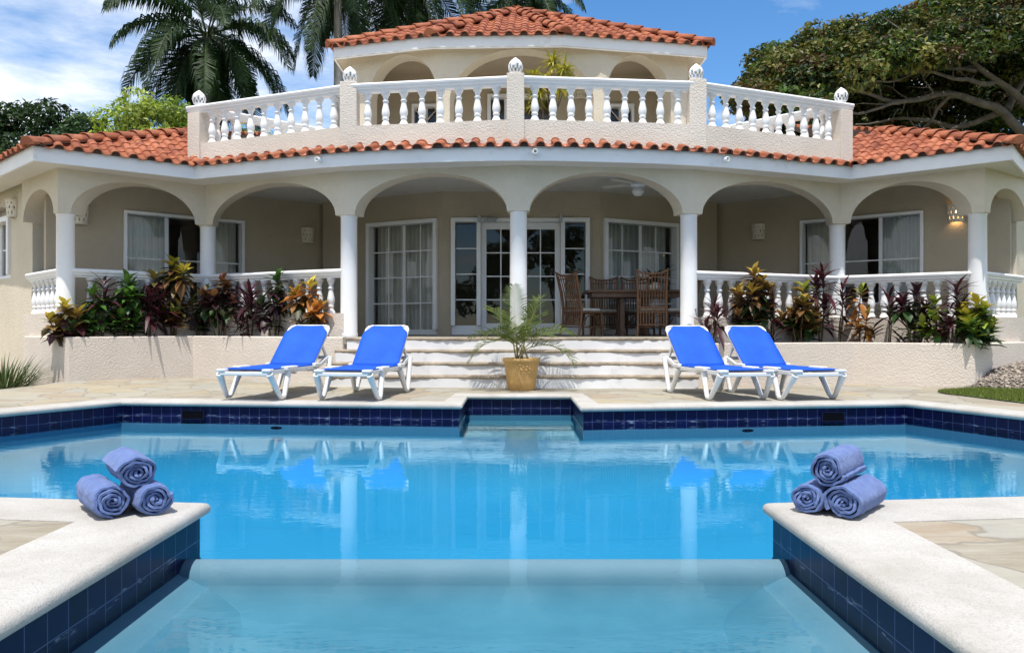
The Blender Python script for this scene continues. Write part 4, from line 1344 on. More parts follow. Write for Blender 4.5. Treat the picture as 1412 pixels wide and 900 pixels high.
# ================================================================== ceiling fan, door closer
fx, fy = gx(880, 12.3), 12.3
t = thing('ceiling_fan', 'white ceiling fan with opal globe under the terrace ceiling', 'ceiling fan', (fx, fy, 3.29))
mb = MB(); mb.lathe([(.012, -.12), (.012, 0)], (fx, fy, 3.30), 10); mb.lathe([(.06, -.03), (.07, 0)], (fx, fy, 3.30), 16); mb.build('rod', M['frame'], t)
mb = MB(); mb.lathe([(.03, -.20), (.11, -.195), (.12, -.16), (.11, -.125), (.03, -.115)], (fx, fy, 3.30), 20); mb.build('motor', M['frame'], t)
mb = MB(); mb.lathe([(.001, -.34), (.06, -.33), (.095, -.29), (.10, -.25), (.075, -.215), (.05, -.20)], (fx, fy, 3.30), 20); mb.build('globe', M['globe'], t)
for k in range(5):
    a = R(4 + 72 * k); d = Vector((math.cos(a), math.sin(a), 0))
    mb = MB(); mb.bar(Vector((fx, fy, 3.145)) + d * .1, Vector((fx, fy, 3.145)) + d * .22, .03, .01); mb.bar(Vector((fx, fy, 3.15)) + d * .2, Vector((fx, fy, 3.16)) + d * .62, .12, .008, up=(.1, .05, 1)); mb.build('blade', M['ceiling'], t, bevel=.003)
s = WM.sx(676)
mb = MB(); WM.box(mb, s - .11, s + .11, ZT - .075, ZT - .02, .036, .09)
mb.bar(WM.p(s - .05, ZT - .005, .08), WM.p(s + .02, ZT + .0, .28), .02, .012); mb.bar(WM.p(s + .02, ZT, .28), WM.p(s + .13, ZT - .01, .05), .02, .012)
o = mb.build('door_closer', M['steel']); props(o, 'grey metal door closer above the left glazed door', 'door closer')
for px, lb in ((661, 'left'), (773, 'right')):
    s = WM.sx(px); mb = MB(); WM.box(mb, s - .025, s + .025, ZT - .09, ZT + .04, .036, .10); o = mb.build('wall_sensor', M['steel']); props(o, 'small grey sensor box on the door frame top, %s of the double door' % lb, 'sensor')

# ================================================================== dining set
tx, ty = gx(872, 12.85), 12.85
t = thing('dining_table', 'dark wooden dining table on the terrace, set between rattan chairs', 'table', (tx, ty, ZF))
mb = MB(); mb.box((tx, ty, ZF + .735), (1.62, .95, .04)); mb.build('tabletop', M['wood'], t, bevel=.012)
mb = MB(); mb.box((tx, ty, ZF + .675), (1.45, .8, .075)); mb.build('apron', M['wood'], t, bevel=.004)
for sx_ in (-.2, .2):
    mb = MB()
    for dy in (-.2, 0, .2): mb.box((tx + sx_, ty + dy, ZF + .335), (.075, .075, .60))
    mb.box((tx + sx_, ty, ZF + .02), (.10, .6, .04)); mb.build('leg', M['wood'], t, bevel=.006)
def chair(label):
    t = thing('rattan_chair', label, 'chair', (0, 0, 0), 'rattan chairs round the terrace table')
    for (x, y) in ((-.22, -.22), (.22, -.22)):
        mb = MB(); mb.tube([(x * 1.08, y * 1.1, 0), (x, y, .42)], [.02, .022], 8); mb.build('leg', M['rattan'], t)
    for x in (-.22, .22):
        mb = MB(); mb.tube([(x * 1.05, .30, 0), (x, .24, .22), (x, .22, .45), (x * 1.0, .27, .75), (x * 1.08, .36, 1.12)], [.02, .022, .022, .02, .016], 8); mb.build('leg', M['rattan'], t)
    mb = MB()
    for a, b in (((-.23, -.23, .42), (.23, -.23, .42)), ((-.23, -.23, .42), (-.22, .22, .42)), ((.23, -.23, .42), (.22, .22, .42)), ((-.22, .22, .42), (.22, .22, .42))):
        mb.tube([a, b], .022, 8)
    for k in range(9):
        x = -.2 + .05 * k; mb.tube([(x, -.22, .43), (x, .21, .43)], .011, 6)
    mb.build('seat', M['rattan'], t)
    mb = MB()
    for x in (-.23, .23):
        mb.tube([(x, -.22, .16), (x * .98, .23, .16)], .012, 6)
        mb.tube([(x, -.21, .18), (x, -.12, .34), (x, .0, .385), (x, .13, .34), (x, .22, .18)], .012, 6)
    mb.tube([(-.22, -.22, .2), (-.12, -.225, .36), (.12, -.225, .36), (.22, -.22, .2)], .012, 6)
    mb.tube([(-.22, 0, .16), (.22, 0, .16)], .012, 6)
    mb.build('stretcher', M['rattan'], t)
    mb = MB()
    mb.tube([(-.26, .365, 1.15), (-.15, .355, 1.09), (0, .35, 1.075), (.15, .355, 1.09), (.26, .365, 1.15)], .018, 8)
    mb.tube([(-.22, .335, 1.02), (.22, .335, 1.02)], .012, 6); mb.tube([(-.22, .24, .5), (.22, .24, .5)], .014, 6); mb.tube([(-.22, .28, .20), (.22, .28, .20)], .014, 6)
    for k in range(9):
        x = -.18 + .045 * k
        mb.tube([(x, .27, .21), (x, .24, .5), (x, .272, .75), (x * 1.1, .352, 1.08)], .010, 6)
    mb.build('backrest', M['rattan'], t)
    mb = MB(); mb.box((0, 0, .47), (.44, .43, .06)); mb.build('cushion', M['cushion'], t, bevel=.025)
    return t
c0 = None
for (px, Y, yaw, lb) in ((803, 12.6, 128, 'rattan chair at the left end of the table, tall back to the left'),
                         (836, 13.30, 0, 'rattan chair behind the table, near its left end, facing the pool'),
                         (880, 13.35, 0, 'rattan chair behind the middle of the table, facing the pool'),
                         (900, 12.22, 168, 'rattan chair on the pool side of the table, tall slatted back to the viewer'),
                         (934, 12.80, -88, 'rattan chair at the right end of the table, half behind the column')):
    if c0 is None: c0 = chair(lb); o = c0
    else: o = dup(c0); o['label'] = lb
    o.location = (gx(px, Y), Y, ZF + .002); o.rotation_euler = (0, 0, R(yaw)); o.scale = (1, 1, .91)
# ================================================================== leaves
def leaf(mb, base, d, up, L, W, bend, col, fold=.25, n=4):
    """pointed leaf from base along d, curving down by bend"""
    d = Vector(d).normalized(); s = d.cross(Vector(up))
    if s.length < 1e-4: s = d.cross(Vector((1, 0, .1)))
    s.normalize(); u = s.cross(d).normalized()
    ts = [0, .3, .65, 1.0]; ws = [.12, .85, .9, 0]
    vs = []; b = Vector(base)
    for t, w in zip(ts, ws):
        c = b + d * (L * t) + u * (-bend * L * t * t)
        if w == 0: vs.append(c)
        else:
            vs += [c - s * (W * .5 * w) + u * (W * fold * w), c, c + s * (W * .5 * w) + u * (W * fold * w)]
    fs = [(0, 1, 4, 3), (1, 2, 5, 4), (3, 4, 7, 6), (4, 5, 8, 7), (6, 7, 9), (7, 8, 9)]
    mb.add(vs, fs, True, col=col)
def mixcol(a, b, t): return tuple(x + (y - x) * t for x, y in zip(a, b))
YEL, GOLD, GRN, DGR, BRZ, BUR, DBU, ORG, LIM = (.50, .42, .05), (.36, .25, .045), (.07, .16, .025), (.03, .07, .018), (.17, .09, .03), (.085, .02, .03), (.035, .013, .018), (.48, .19, .04), (.23, .28, .035)
def pick(r, cols, t):
    k = min(len(cols) - 1, max(0, t * (len(cols) - 1))); i = int(k); f = k - i
    c = mixcol(cols[i], cols[min(i + 1, len(cols) - 1)], f)
    j = r.uniform(.75, 1.25)
    return tuple(min(.8, x * j) for x in c)
def croton(label, x, y, z, h, spread, cols, seed, nstem=4, leafL=.15, leafW=.055, narrow=False, bare=.25, density=1.0, group=None, cat='shrub', name='croton_shrub'):
    """bushy stems, each carrying whorls of leaves; cols run from old (low) to young (top) leaves"""
    r = random.Random(seed)
    t = thing(name, label, cat, (x, y, z), group)
    sm = MB(); lm = MB()
    hs_ = [1.0] + [r.uniform(.5, .92) for _ in range(nstem - 1)]
    if bare < .12: hs_ += [r.uniform(.40, .58) for _ in range(max(2, nstem // 2))]
    for k, f in enumerate(hs_):
        a = 2 * math.pi * k / len(hs_) * 2.3 + r.uniform(-.6, .6)
        hh = h * f
        rad = spread * (r.uniform(0, .25) if k == 0 else r.uniform(.35, 1.0))
        hl = (.17 + .10 * r.random()) * (1.25 if narrow else 1) * min(1, h / .8 + .2)
        top = Vector((x + math.cos(a) * rad, y + math.sin(a) * rad * .5, z + hh - leafL * .6))
        b = Vector((x + math.cos(a) * rad * .2, y + math.sin(a) * .05, z - .06))
        midp = b.lerp(top, .5) + Vector((r.uniform(-.04, .04), r.uniform(-.03, .03), .02))
        sm.tube([b, midp, top], [.013, .010, .006], 6)
        ax = (top - midp).normalized()
        nl = int((25 if not narrow else 24) * density)
        tone = r.uniform(-.12, .12)
        for i in range(nl):
            q = i / (nl - 1)                # 0 low, 1 tip
            p = top - ax * (hl * (1 - q))
            az = i * 2.4 + r.uniform(-.35, .35)
            el = -.55 + 1.75 * q ** 1.3 + r.uniform(-.25, .25)
            if narrow: el = -.2 + 1.5 * q + r.uniform(-.25, .25)
            if f < .6: el = max(el, .15 + .3 * r.random())
            d = Vector((math.cos(az) * math.cos(el), math.sin(az) * math.cos(el), math.sin(el)))
            if d.y < 0: d.y *= .6
            s = r.uniform(.7, 1.2) * (1.05 - .25 * q)
            c = pick(r, cols, min(1, max(0, (.15 + .85 * q) * (.35 + .65 * f) + tone + r.uniform(-.16, .16))))
            leaf(lm, p, d, (0, 0, 1), leafL * s, leafW * s * r.uniform(.8, 1.15), r.uniform(.15, .5) if not narrow else r.uniform(.3, .8), c, fold=.18)
        if not narrow and bare > .2:      # a few stray leaves on the bare stems
            for i in range(4):
                p = b.lerp(midp, r.uniform(.4, 1)); az = r.uniform(0, 6.28)
                leaf(lm, p, Vector((math.cos(az), math.sin(az), .3)), (0, 0, 1), leafL * .8, leafW * .8, .4, pick(r, cols, r.uniform(0, .3)), fold=.18)
    sm.build('stem', M['stem'], t)
    lm.build('foliage', M['leaf'], t)
    return t
def planterY(px, line, back):
    """depth along a ray where it crosses the middle of the planting bed"""
    w = WF(*line); s = w.sx(px); return w.p(s, 0)[1]
def bedpoint(px, left):
    if left:
        segs_ = [((-6.62, 11.32), (-5.15, 12.62)), ((-5.15, 12.62), (-2.5, 11.4))]
        px0 = 706 + F * -5.15 / 12.62
        w = WF(*segs_[0]) if px < px0 else WF(*segs_[1])
    else:
        segs_ = [((2.6, 11.17), (5.3, 12.2)), ((5.3, 12.2), (6.72, 11.02))]
        px0 = 706 + F * 5.3 / 12.2
        w = WF(*segs_[0]) if px < px0 else WF(*segs_[1])
    q = w.p(w.sx(px), 0)
    return q[0], q[1]
gL = 'crotons along the left planter'; gR = 'crotons along the right planter'
rows = [  # px, top y, spread px, palette, stems, narrow, bare, density, label
    (88, 408, 22, [DBU, BUR, DGR, BRZ, GOLD, YEL], 5, 0, .02, 1.1, 'croton with yellow top and dark purple lower leaves, at the left planter corner'),
    (141, 374, 13, [DBU, BUR, DBU, BUR], 2, 1, .3, .9, 'thin burgundy leaved plant rising between two green crotons'),
    (126, 392, 17, [DGR, GRN, GRN, GRN], 4, 0, .35, .9, 'sparse green croton second from the left planter corner'),
    (170, 374, 30, [DGR, DGR, GRN, GRN, GRN], 6, 0, .06, 1.25, 'dense all green croton in the left planter'),
    (207, 390, 20, [DBU, BUR, DBU, BUR], 4, 1, .25, 1.2, 'dark burgundy plant left of the tall yellow croton'),
    (237, 350, 28, [DBU, DBU, BRZ, DGR, GOLD, YEL, LIM], 7, 0, .04, 1.25, 'tallest croton, yellow green top over bronze and black leaves'),
    (277, 392, 17, [DGR, DBU, BRZ, GRN], 4, 0, .2, .9, 'small dark croton between the tall yellow one and the second column'),
    (305, 374, 26, [DGR, DGR, DBU, DBU, BRZ, BUR], 6, 0, .16, 1.15, 'dark bronze and green croton beside the second column'),
    (344, 388, 20, [DBU, BUR, DBU, BUR], 4, 1, .25, 1.1, 'dark purple plant behind the leftmost sun lounger'),
    (380, 368, 22, [DGR, DBU, DBU, DGR, GRN], 4, 0, .35, 1.1, 'dark croton with green tips left of the orange one'),
    (426, 381, 28, [DGR, BRZ, ORG, ORG, GOLD, YEL], 5, 0, .38, 1.0, 'bright yellow and orange croton behind the blue lounger back'),
    (983, 402, 20, [DBU, BUR, BUR, BUR], 3, 1, .15, .8, 'small maroon plant right of the column by the dining table'),
    (1036, 364, 42, [DGR, DGR, DBU, BRZ, BRZ, GOLD, GOLD], 9, 0, .05, 1.2, 'wide bronze and gold croton, largest in the right planter'),
    (1064, 404, 14, [DBU, BUR, BUR], 2, 1, .2, .7, 'low maroon plant at the foot of the wide gold croton'),
    (1102, 384, 30, [DGR, DGR, BRZ, BRZ, GOLD, LIM], 7, 0, .08, 1.15, 'bronze croton with pale lime tips in front of the maroon spiky plant'),
    (1131, 360, 24, [DBU, BUR, DBU, BUR, BUR], 4, 1, .3, 1.3, 'tall maroon spiky plant beside the column of the right bend'),
    (1160, 382, 15, [DBU, DBU, BUR], 2, 1, .2, .8, 'thin dark maroon plant in front of the right bend column'),
    (1186, 390, 20, [DGR, ORG, BRZ, LIM], 3, 0, .45, .7, 'slender croton with orange and lime leaves right of the bend column'),
    (1226, 396, 14, [DBU, DBU, BUR], 2, 1, .3, .7, 'lone thin maroon plant in the gap of the right planter'),
    (1262, 390, 26, [DGR, DGR, DBU, BUR, DBU], 5, 0, .3, 1.1, 'dark purple croton with bare stems in the right planter'),
    (1287, 402, 16, [DGR, GRN, LIM, LIM], 3, 0, .12, .9, 'small lime green croton between two dark purple ones'),
    (1317, 378, 24, [DBU, BUR, DBU, BUR], 4, 1, .2, 1.2, 'maroon spiky plant left of the rightmost column'),
    (1346, 404, 30, [DGR, DGR, GRN, LIM, YEL, YEL], 7, 0, .05, 1.2, 'leafy yellow and green croton spilling over the right planter corner'),
]
for i, (px, ty_, sp, cols, ns, nar, bare, den, lb) in enumerate(rows):
    left = px < 706
    x, y = bedpoint(px, left)
    zb = (.705 if left else .615) - .08
    h = HC + (450 - ty_) * y / F - zb
    croton(lb, x, y, zb, h, sp * y / F * (1.0 if not nar else .75), cols, 100 + i, ns, .235 if not nar else .34, .118 if not nar else .066, bool(nar), bare, den, gL if left else gR, name='croton_shrub' if not nar else 'cordyline_plant')

# ================================================================== palm fronds
def frond(mb, rm, base, az, el, L, droop, seed, npair=34, lw=.035, ll=.55, cols=((.010, .030, .007), (.028, .062, .014)), hang=.5, rw=.02):
    r = random.Random(seed)
    pts = []; p = Vector(base); d = Vector((math.cos(az) * math.cos(el), math.sin(az) * math.cos(el), math.sin(el)))
    n = 14; tw = r.uniform(-.25, .25)
    for i in range(n + 1):
        pts.append(p.copy()); p = p + d * (L / n)
        d = (d + Vector((0, 0, -droop / n * (.5 + 1.2 * i / n)))).normalized()
    rm.tube(pts, [rw * (1 - .85 * i / n) for i in range(n + 1)], 5)
    for k in range(npair):
        t = .16 + .84 * k / (npair - 1)
        f = t * n; i = min(n - 1, int(f)); q = pts[i].lerp(pts[i + 1], f - i)
        d = (pts[i + 1] - pts[i]).normalized()
        s = d.cross(Vector((0, 0, 1)))
        if s.length < .05: s = Vector((-math.sin(az), math.cos(az), 0))
        s.normalize(); u = s.cross(d)
        l = ll * (math.sin(math.pi * (.12 + .84 * t)) ** .6) * r.uniform(.85, 1.1)
        for sg in (-1, 1):
            dd = (s * sg * .8 + d * (.55 + .35 * t) + u * (.25 + tw * sg + r.uniform(-.25, .25))).normalized()
            c = mixcol(cols[0], cols[1], r.random())
            a = q; b = a + dd * (l * .5); g = Vector((0, 0, -1))
            e = b + (dd * (1 - hang) + g * hang).normalized() * (l * .5)
            wv = d * (lw * .5)
            mb.add([a - wv * .5, a + wv * .5, b + wv, b - wv, e], [(0, 1, 2, 3), (3, 2, 4)], True, col=c)
def palm(label, x, y, zc, nf, L, seed, trunk_r=.17, lean=0, zb=-.1, els=(-.9, 1.2), droop=1.6, shaft=True, npair=46, ll=.75, lw=.055):
    r = random.Random(seed)
    t = thing('royal_palm', label, 'palm tree', (x, y, zb), 'royal palms behind the villa')
    tm = MB(); tm.tube([(x + lean * (1 - k / 6), y, zb + (zc - 1.1 - zb) * k / 6) for k in range(7)], [trunk_r * (1.15 - .3 * k / 6) for k in range(7)], 14); tm.build('trunk', M['palmbark'], t)
    if shaft:
        sm = MB(); sm.tube([(x, y, zc - 1.15), (x, y, zc - .6), (x, y, zc)], [trunk_r * .8, trunk_r * .95, trunk_r * .45], 12); sm.build('crownshaft', simple('palm_shaft', (.10, .17, .06), .5) if 'palm_shaft' not in bpy.data.materials else bpy.data.materials['palm_shaft'], t)
    for i in range(nf):
        f = i / (nf - 1)
        az = i * 2.39996 + r.uniform(-.2, .2)
        el = els[1] + (els[0] - els[1]) * f ** .8
        mb = MB(); rm = MB()
        frond(mb, rm, (x + math.cos(az) * .1, y + math.sin(az) * .1, zc - .15 * f), az, el, L * r.uniform(.88, 1.08), droop * r.uniform(.85, 1.2), seed * 100 + i, npair, lw, ll, hang=.72, rw=.032)
        mb.f = mb.f + [tuple(k + len(mb.v) for k in f_) for f_ in rm.f]
        mb.sm = mb.sm + rm.sm; mb.uv = mb.uv + rm.uv; mb.col = mb.col + [(.09, .12, .04)] * len(rm.v); mb.v = mb.v + rm.v
        mb.build('frond', M['palmleaf'], t)
    return t
palm('royal palm left of the pavilion, whole crown of drooping fronds in view', gx(286, 26), 26, HC + (450 - 46) * 26 / F, 36, 3.55, 3, .17, .3, els=(-1.2, 1.3), droop=1.8, npair=105, ll=1.05, lw=.048)
palm('royal palm whose grey trunk rises beside the left corner of the pavilion roof', gx(466, 27), 27, HC + (450 + 72) * 27 / F, 20, 4.6, 4, .155, 0, els=(-1.2, .6), droop=1.5, npair=105, ll=1.1, lw=.052)
palm('royal palm hidden behind the pavilion roof, only dark fronds above the tiles', gx(566, 30), 30, HC + (450 + 66) * 30 / F, 24, 5.2, 5, .17, 0, els=(-1.2, .4), droop=1.3, npair=100, ll=1.1, lw=.06)
palm('royal palm right of the roof top, only frond tips showing above the tiles', gx(730, 33), 33, HC + (450 + 18) * 33 / F, 20, 3.2, 6, .15, 0, els=(-1.2, .5), droop=1.3, npair=90, ll=.9, lw=.055)

# potted palm before the steps
t = thing('potted_palm', 'young feathery palm with arching fronds growing in the ochre pot', 'palm', (px_, py_, .385))
r = random.Random(8)
sm = MB()
cols = ((.05, .09, .018), (.15, .18, .04))
fr_spec = [(1.9, 1.45, .98, .5), (2.9, .72, .85, 1.4), (3.3, .45, .95, 2.0), (.2, .75, .85, 1.5), (-.35, .45, .95, 1.9), (4.6, .9, .7, 1.4), (1.0, 1.05, .8, 1.2), (2.4, 1.1, .75, 1.2), (5.5, .8, .75, 1.5), (3.9, .75, .8, 1.6), (.7, 1.25, .78, .8)]
for i, (az, el, L, dr) in enumerate(fr_spec):
    b = Vector((px_ + r.uniform(-.09, .09), py_ + r.uniform(-.06, .06), .385))
    tp = b + Vector((math.cos(az) * .05, math.sin(az) * .04, r.uniform(.12, .24)))
    sm.tube([b, tp], [.014, .009], 6)
    mb = MB(); rm = MB()
    frond(mb, rm, tp, az, el, L * .92, dr, 800 + i, 24, .021, .31, cols, hang=.28, rw=.007)
    mb.f = mb.f + [tuple(k + len(mb.v) for k in f_) for f_ in rm.f]; mb.sm += rm.sm; mb.uv += rm.uv; mb.col += [(.16, .16, .05)] * len(rm.v); mb.v += rm.v
    mb.build('frond', M['palmleaf'], t)
sm.build('stem', simple('cane', (.20, .17, .07), .6), t)

# plant on the balcony
bx, by = gx(757, 12.4), 12.4
t = thing('balcony_plant', 'yellow green tufted plant standing on the balcony behind the rail', 'plant', (bx, by, 3.43))
sm = MB(); lm = MB(); r = random.Random(5)
mbp = MB(); mbp.lathe([(.14, 0), (.2, .32), (.215, .34), (.19, .345), (.17, .3), (.001, .29)], (bx, by, 3.43), 24); mbp.build('pot', M['pot'], t)
for (ax, az_, ln) in ((735, 98, 0), (742, 118, 0), (764, 74, 0), (778, 92, 0), (770, 112, 0), (752, 105, 0), (738, 128, 0), (784, 104, 0)):
    tip = Vector((gx(ax, by), by + r.uniform(-.15, .15), HC + (450 - az_ - 2) * by / F))
    b = Vector((bx, by, 3.7)); sm.tube([b, b.lerp(tip, .5) + Vector((r.uniform(-.05, .05), 0, .08)), tip], [.014, .01, .006], 6)
    for i in range(75):
        a = i * 2.4; el = r.uniform(-.5, 1.2)
        d = Vector((math.cos(a) * math.cos(el), math.sin(a) * math.cos(el), math.sin(el)))
        p = tip + Vector((0, 0, -.16 * r.random()))
        leaf(lm, p, d, (0, 0, 1), r.uniform(.14, .25), .03, r.uniform(.2, .7), pick(r, [LIM, LIM, YEL, YEL], r.random()), fold=.1)
sm.build('stem', M['stem'], t); lm.build('foliage', M['leaf'], t)

# plant bowl on the dining table
qx, qy = gx(902, 12.85), 12.85
t = thing('table_plant', 'dark leaved bromeliad in a small bowl on the dining table', 'plant', (qx, qy, ZF + .755))
mb = MB(); mb.lathe([(.05, 0), (.09, .04), (.10, .09), (.085, .09), (.06, .03), (.001, .02)], (qx, qy, ZF + .756), 20); mb.tube([(qx, qy, ZF + .78), (qx, qy, ZF + .92)], .012, 6); mb.build('bowl', M['lamp_clay'], t)
lm = MB(); r = random.Random(9)
for i in range(22):
    a = i * 2.4; el = r.uniform(.15, 1.2); d = Vector((math.cos(a) * math.cos(el), math.sin(a) * math.cos(el), math.sin(el)))
    leaf(lm, (qx, qy, ZF + .90), d, (0, 0, 1), r.uniform(.34, .5), .055, .3, pick(r, [DGR, DBU, DGR], r.random()))
lm.build('foliage', M['leaf'], t)

# spiky grass clump at the left edge
t = thing('spiky_plant', 'clump of spiky grass like leaves at the left edge by the paving', 'plant', (gx(4, 10.9), 10.9, -.08))
lm = MB(); r = random.Random(13)
for i in range(420):
    a = r.uniform(0, 6.28); el = r.uniform(.25, 1.35); rr = r.uniform(0, .30)
    b = Vector((gx(4, 10.9) + math.cos(a) * rr, 10.9 + math.sin(a) * rr, -.1))
    d = Vector((math.cos(a) * math.cos(el), math.sin(a) * math.cos(el), math.sin(el)))
    leaf(lm, b, d, (0, 0, 1), r.uniform(.4, .68), .018, r.uniform(.05, .4), pick(r, [(.03, .06, .015), (.07, .11, .025), (.16, .15, .06)], r.random() ** 1.4), fold=.15)
lm.build('foliage', M['leaf'], t)

# ================================================================== broadleaf trees
def leafcloud(centers, n_each, size, cols, seed, flat=.7, shell=.55, updir=.5, clumpvar=.35, aspect=.5):
    """leaves spread through clumps; returns MB. centers: (x,y,z,r)"""
    g = np.random.default_rng(seed)
    V_ = []; Fc = []; C_ = []
    cols = np.array(cols)
    for (cx, cy, cz, cr) in centers:
        n = int(n_each * (cr / .8) ** 2)
        d = g.normal(size=(n, 3)); d /= np.linalg.norm(d, axis=1)[:, None]
        rad = cr * (shell + (1 - shell) * g.random(n)) 
        p = d * rad[:, None] * np.array([1, 1, flat]) + np.array([cx, cy, cz])
        nrm = d * (1 - updir) + np.array([0, 0, 1]) * updir + g.normal(size=(n, 3)) * .45
        nrm /= np.linalg.norm(nrm, axis=1)[:, None]
        tdir = np.cross(nrm, g.normal(size=(n, 3))); tdir /= np.linalg.norm(tdir, axis=1)[:, None]
        bd = np.cross(nrm, tdir)
        L = size * g.uniform(.7, 1.25, n)[:, None]; W = L * aspect
        q = np.stack([p - tdir * L * .5, p + bd * W * .5 + nrm * W * .12, p + tdir * L * .5 - nrm * L * .1, p - bd * W * .5 + nrm * W * .12], axis=1)
        tone = g.random()
        base = cols[min(len(cols) - 1, int(g.random() * len(cols)))]
        own = cols[(g.random(n) * len(cols)).astype(int)]
        mix = np.where(g.random(n)[:, None] < .65, base, own)
        cc = mix * (1 + clumpvar * (tone - .5) * 2)
        V_.append(q.reshape(-1, 3)); C_.append(np.repeat(cc, 4, axis=0))
    V_ = np.concatenate(V_); C_ = np.concatenate(C_)
    n = len(V_) // 4
    mb = MB(); mb.v = [tuple(x) for x in V_.tolist()]; mb.f = [(4 * i, 4 * i + 1, 4 * i + 2, 4 * i + 3) for i in range(n)]
    mb.sm = [False] * n; mb.uv = [None] * n; mb.col = [tuple(x) for x in C_.tolist()]
    return mb
def limb(mb, pts, r0, r1, r, sub=4, wob=.12):
    P = [Vector(p) for p in pts]; out = []
    for i in range(len(P) - 1):
        for k in range(sub):
            t = k / sub
            p = P[i].lerp(P[i + 1], t)
            out.append(p + (Vector((r.uniform(-wob, wob), r.uniform(-wob, wob), r.uniform(-wob, wob))) if (i or k) else Vector()))
    out.append(P[-1]); n = len(out) - 1
    for _ in range(2):
        out = [out[0]] + [(out[i - 1] + out[i] * 2 + out[i + 1]) * .25 for i in range(1, n)] + [out[-1]]
    mb.tube(out, [r0 + (r1 - r0) * (i / n) ** .8 for i in range(n + 1)], 9)
    return out
# --- the spreading tree at the right
r = random.Random(21); g = r
TX, TY = 18.2, 25.5
tree = thing('spreading_tree', 'large spreading tree with twisted grey limbs over the right wing roof', 'tree', (TX, TY, -.1))
tm = MB()
limb(tm, [(TX, TY, -.1), (TX - .2, TY, 3.5), (TX - .6, TY - .3, 6.2)], .55, .42, r)
tm.build('trunk', M['darkbark'], tree)
tips = []
def P2(px, py, Y): 
    q = at(px, py, Y); return (q.x, q.y, q.z)
lspec = [([(TX - .6, TY - .3, 6.0), P2(1388, 152, 24.6), P2(1310, 132, 24.0), P2(1240, 142, 23.4), P2(1180, 126, 23.2)], .26, .07),
         ([(TX - .6, TY - .3, 6.1), P2(1420, 150, 24.6), P2(1375, 112, 23.8), P2(1330, 78, 23.2), P2(1318, 40, 23.4)], .24, .06),
         ([P2(1375, 112, 23.8), P2(1330, 108, 23.2), P2(1270, 102, 22.8), P2(1210, 112, 22.6)], .13, .035),
         ([P2(1345, 98, 23.4), P2(1300, 92, 22.8), P2(1255, 96, 22.6)], .10, .03),
         ([P2(1388, 152, 24.6), P2(1330, 168, 25.2), P2(1260, 168, 25.8), P2(1180, 172, 26)], .17, .05),
         ([P2(1330, 168, 25.2), P2(1300, 185, 25.0), P2(1240, 190, 25.5)], .09, .03),
         ([P2(1310, 132, 24), P2(1280, 170, 24.6), P2(1262, 190, 24.6)], .09, .03),
         ([P2(1240, 142, 23.4), P2(1195, 150, 23.2), P2(1140, 150, 23.4), P2(1090, 140, 23.6)], .08, .03),
         ([P2(1388, 152, 24.6), P2(1420, 100, 25.2), P2(1400, 40, 25.4)], .2, .06),
         ([P2(1330, 78, 23.2), P2(1290, 62, 23), P2(1240, 56, 23.2)], .07, .02)]
for pts, a, b in lspec:
    lm_ = MB(); o = limb(lm_, pts, a * .7, b * .6, r, 5, .24)
    tips += o[len(o) // 2:]
    for q in range(7):
        s0 = o[r.randrange(2, len(o))]
        e = s0 + Vector((r.uniform(-1.1, .5), r.uniform(-.5, .6), r.uniform(-.3, .9)))
        limb(lm_, [s0, s0.lerp(e, .5) + Vector((r.uniform(-.2, .2), 0, r.uniform(-.1, .25))), e], .026, .006, r, 4, .09)
    lm_.build('limb', M['darkbark'], tree)
cent = []
# outline of the crown in the picture (px, py of its upper left edge)
def edge_y(px):   # y of the crown's upper edge
    pts = [(1030, 118), (1052, 92), (1080, 66), (1110, 40), (1140, 26), (1175, 18), (1215, 14), (1245, 10), (1275, 0), (1310, -22), (1600, -60)]
    for (a, b), (c, d) in zip(pts[:-1], pts[1:]):
        if a <= px <= c: return b + (d - b) * (px - a) / (c - a)
    return 130
def low_y(px):    # y of the crown's lower edge at the front
    pts = [(1030, 135), (1080, 150), (1130, 150), (1170, 110), (1230, 92), (1290, 86), (1330, 66), (1412, 60), (1600, 60)]
    for (a, b), (c, d) in zip(pts[:-1], pts[1:]):
        if a <= px <= c: return b + (d - b) * (px - a) / (c - a)
    return 130
n = 0
while n < 330:    # sunlit outer shell
    px = r.uniform(1030, 1560); Y = r.uniform(21.0, 29.0)
    e0 = edge_y(px); l0_ = low_y(px)
    t = r.random() ** 1.1
    py = e0 + 14 + (l0_ - e0 - 14) * t
    Y = 25 + (-3.2 if r.random() < .6 else 3.0) * math.sqrt(max(0, t)) * r.uniform(.6, 1.1)
    c = at(px, py, Y); cr = r.uniform(.45, .85)
    cent.append((c.x, c.y, c.z, cr)); n += 1
n = 0
while n < 560:    # shaded back layer below, broken by gaps
    px = r.uniform(1040, 1560); py = r.uniform(70, 205); Y = r.uniform(26.5, 29.5)
    if math.sin(px * .045 + 1.3) * math.sin(py * .07 + px * .02) > .72 and py > 110: continue
    if py > 152 and px > 1235 and r.random() < .62: continue
    c = at(px, py, Y); cent.append((c.x, c.y, c.z, r.uniform(.45, .8))); n += 1
cm = leafcloud(cent, 330, .18, [(.05, .10, .013), (.022, .05, .011), (.085, .13, .017), (.12, .115, .024), (.10, .055, .018), (.022, .042, .011), (.17, .165, .035)], 3, flat=.62, aspect=.55)
cm.build('crown', M['treeleaf'], tree)
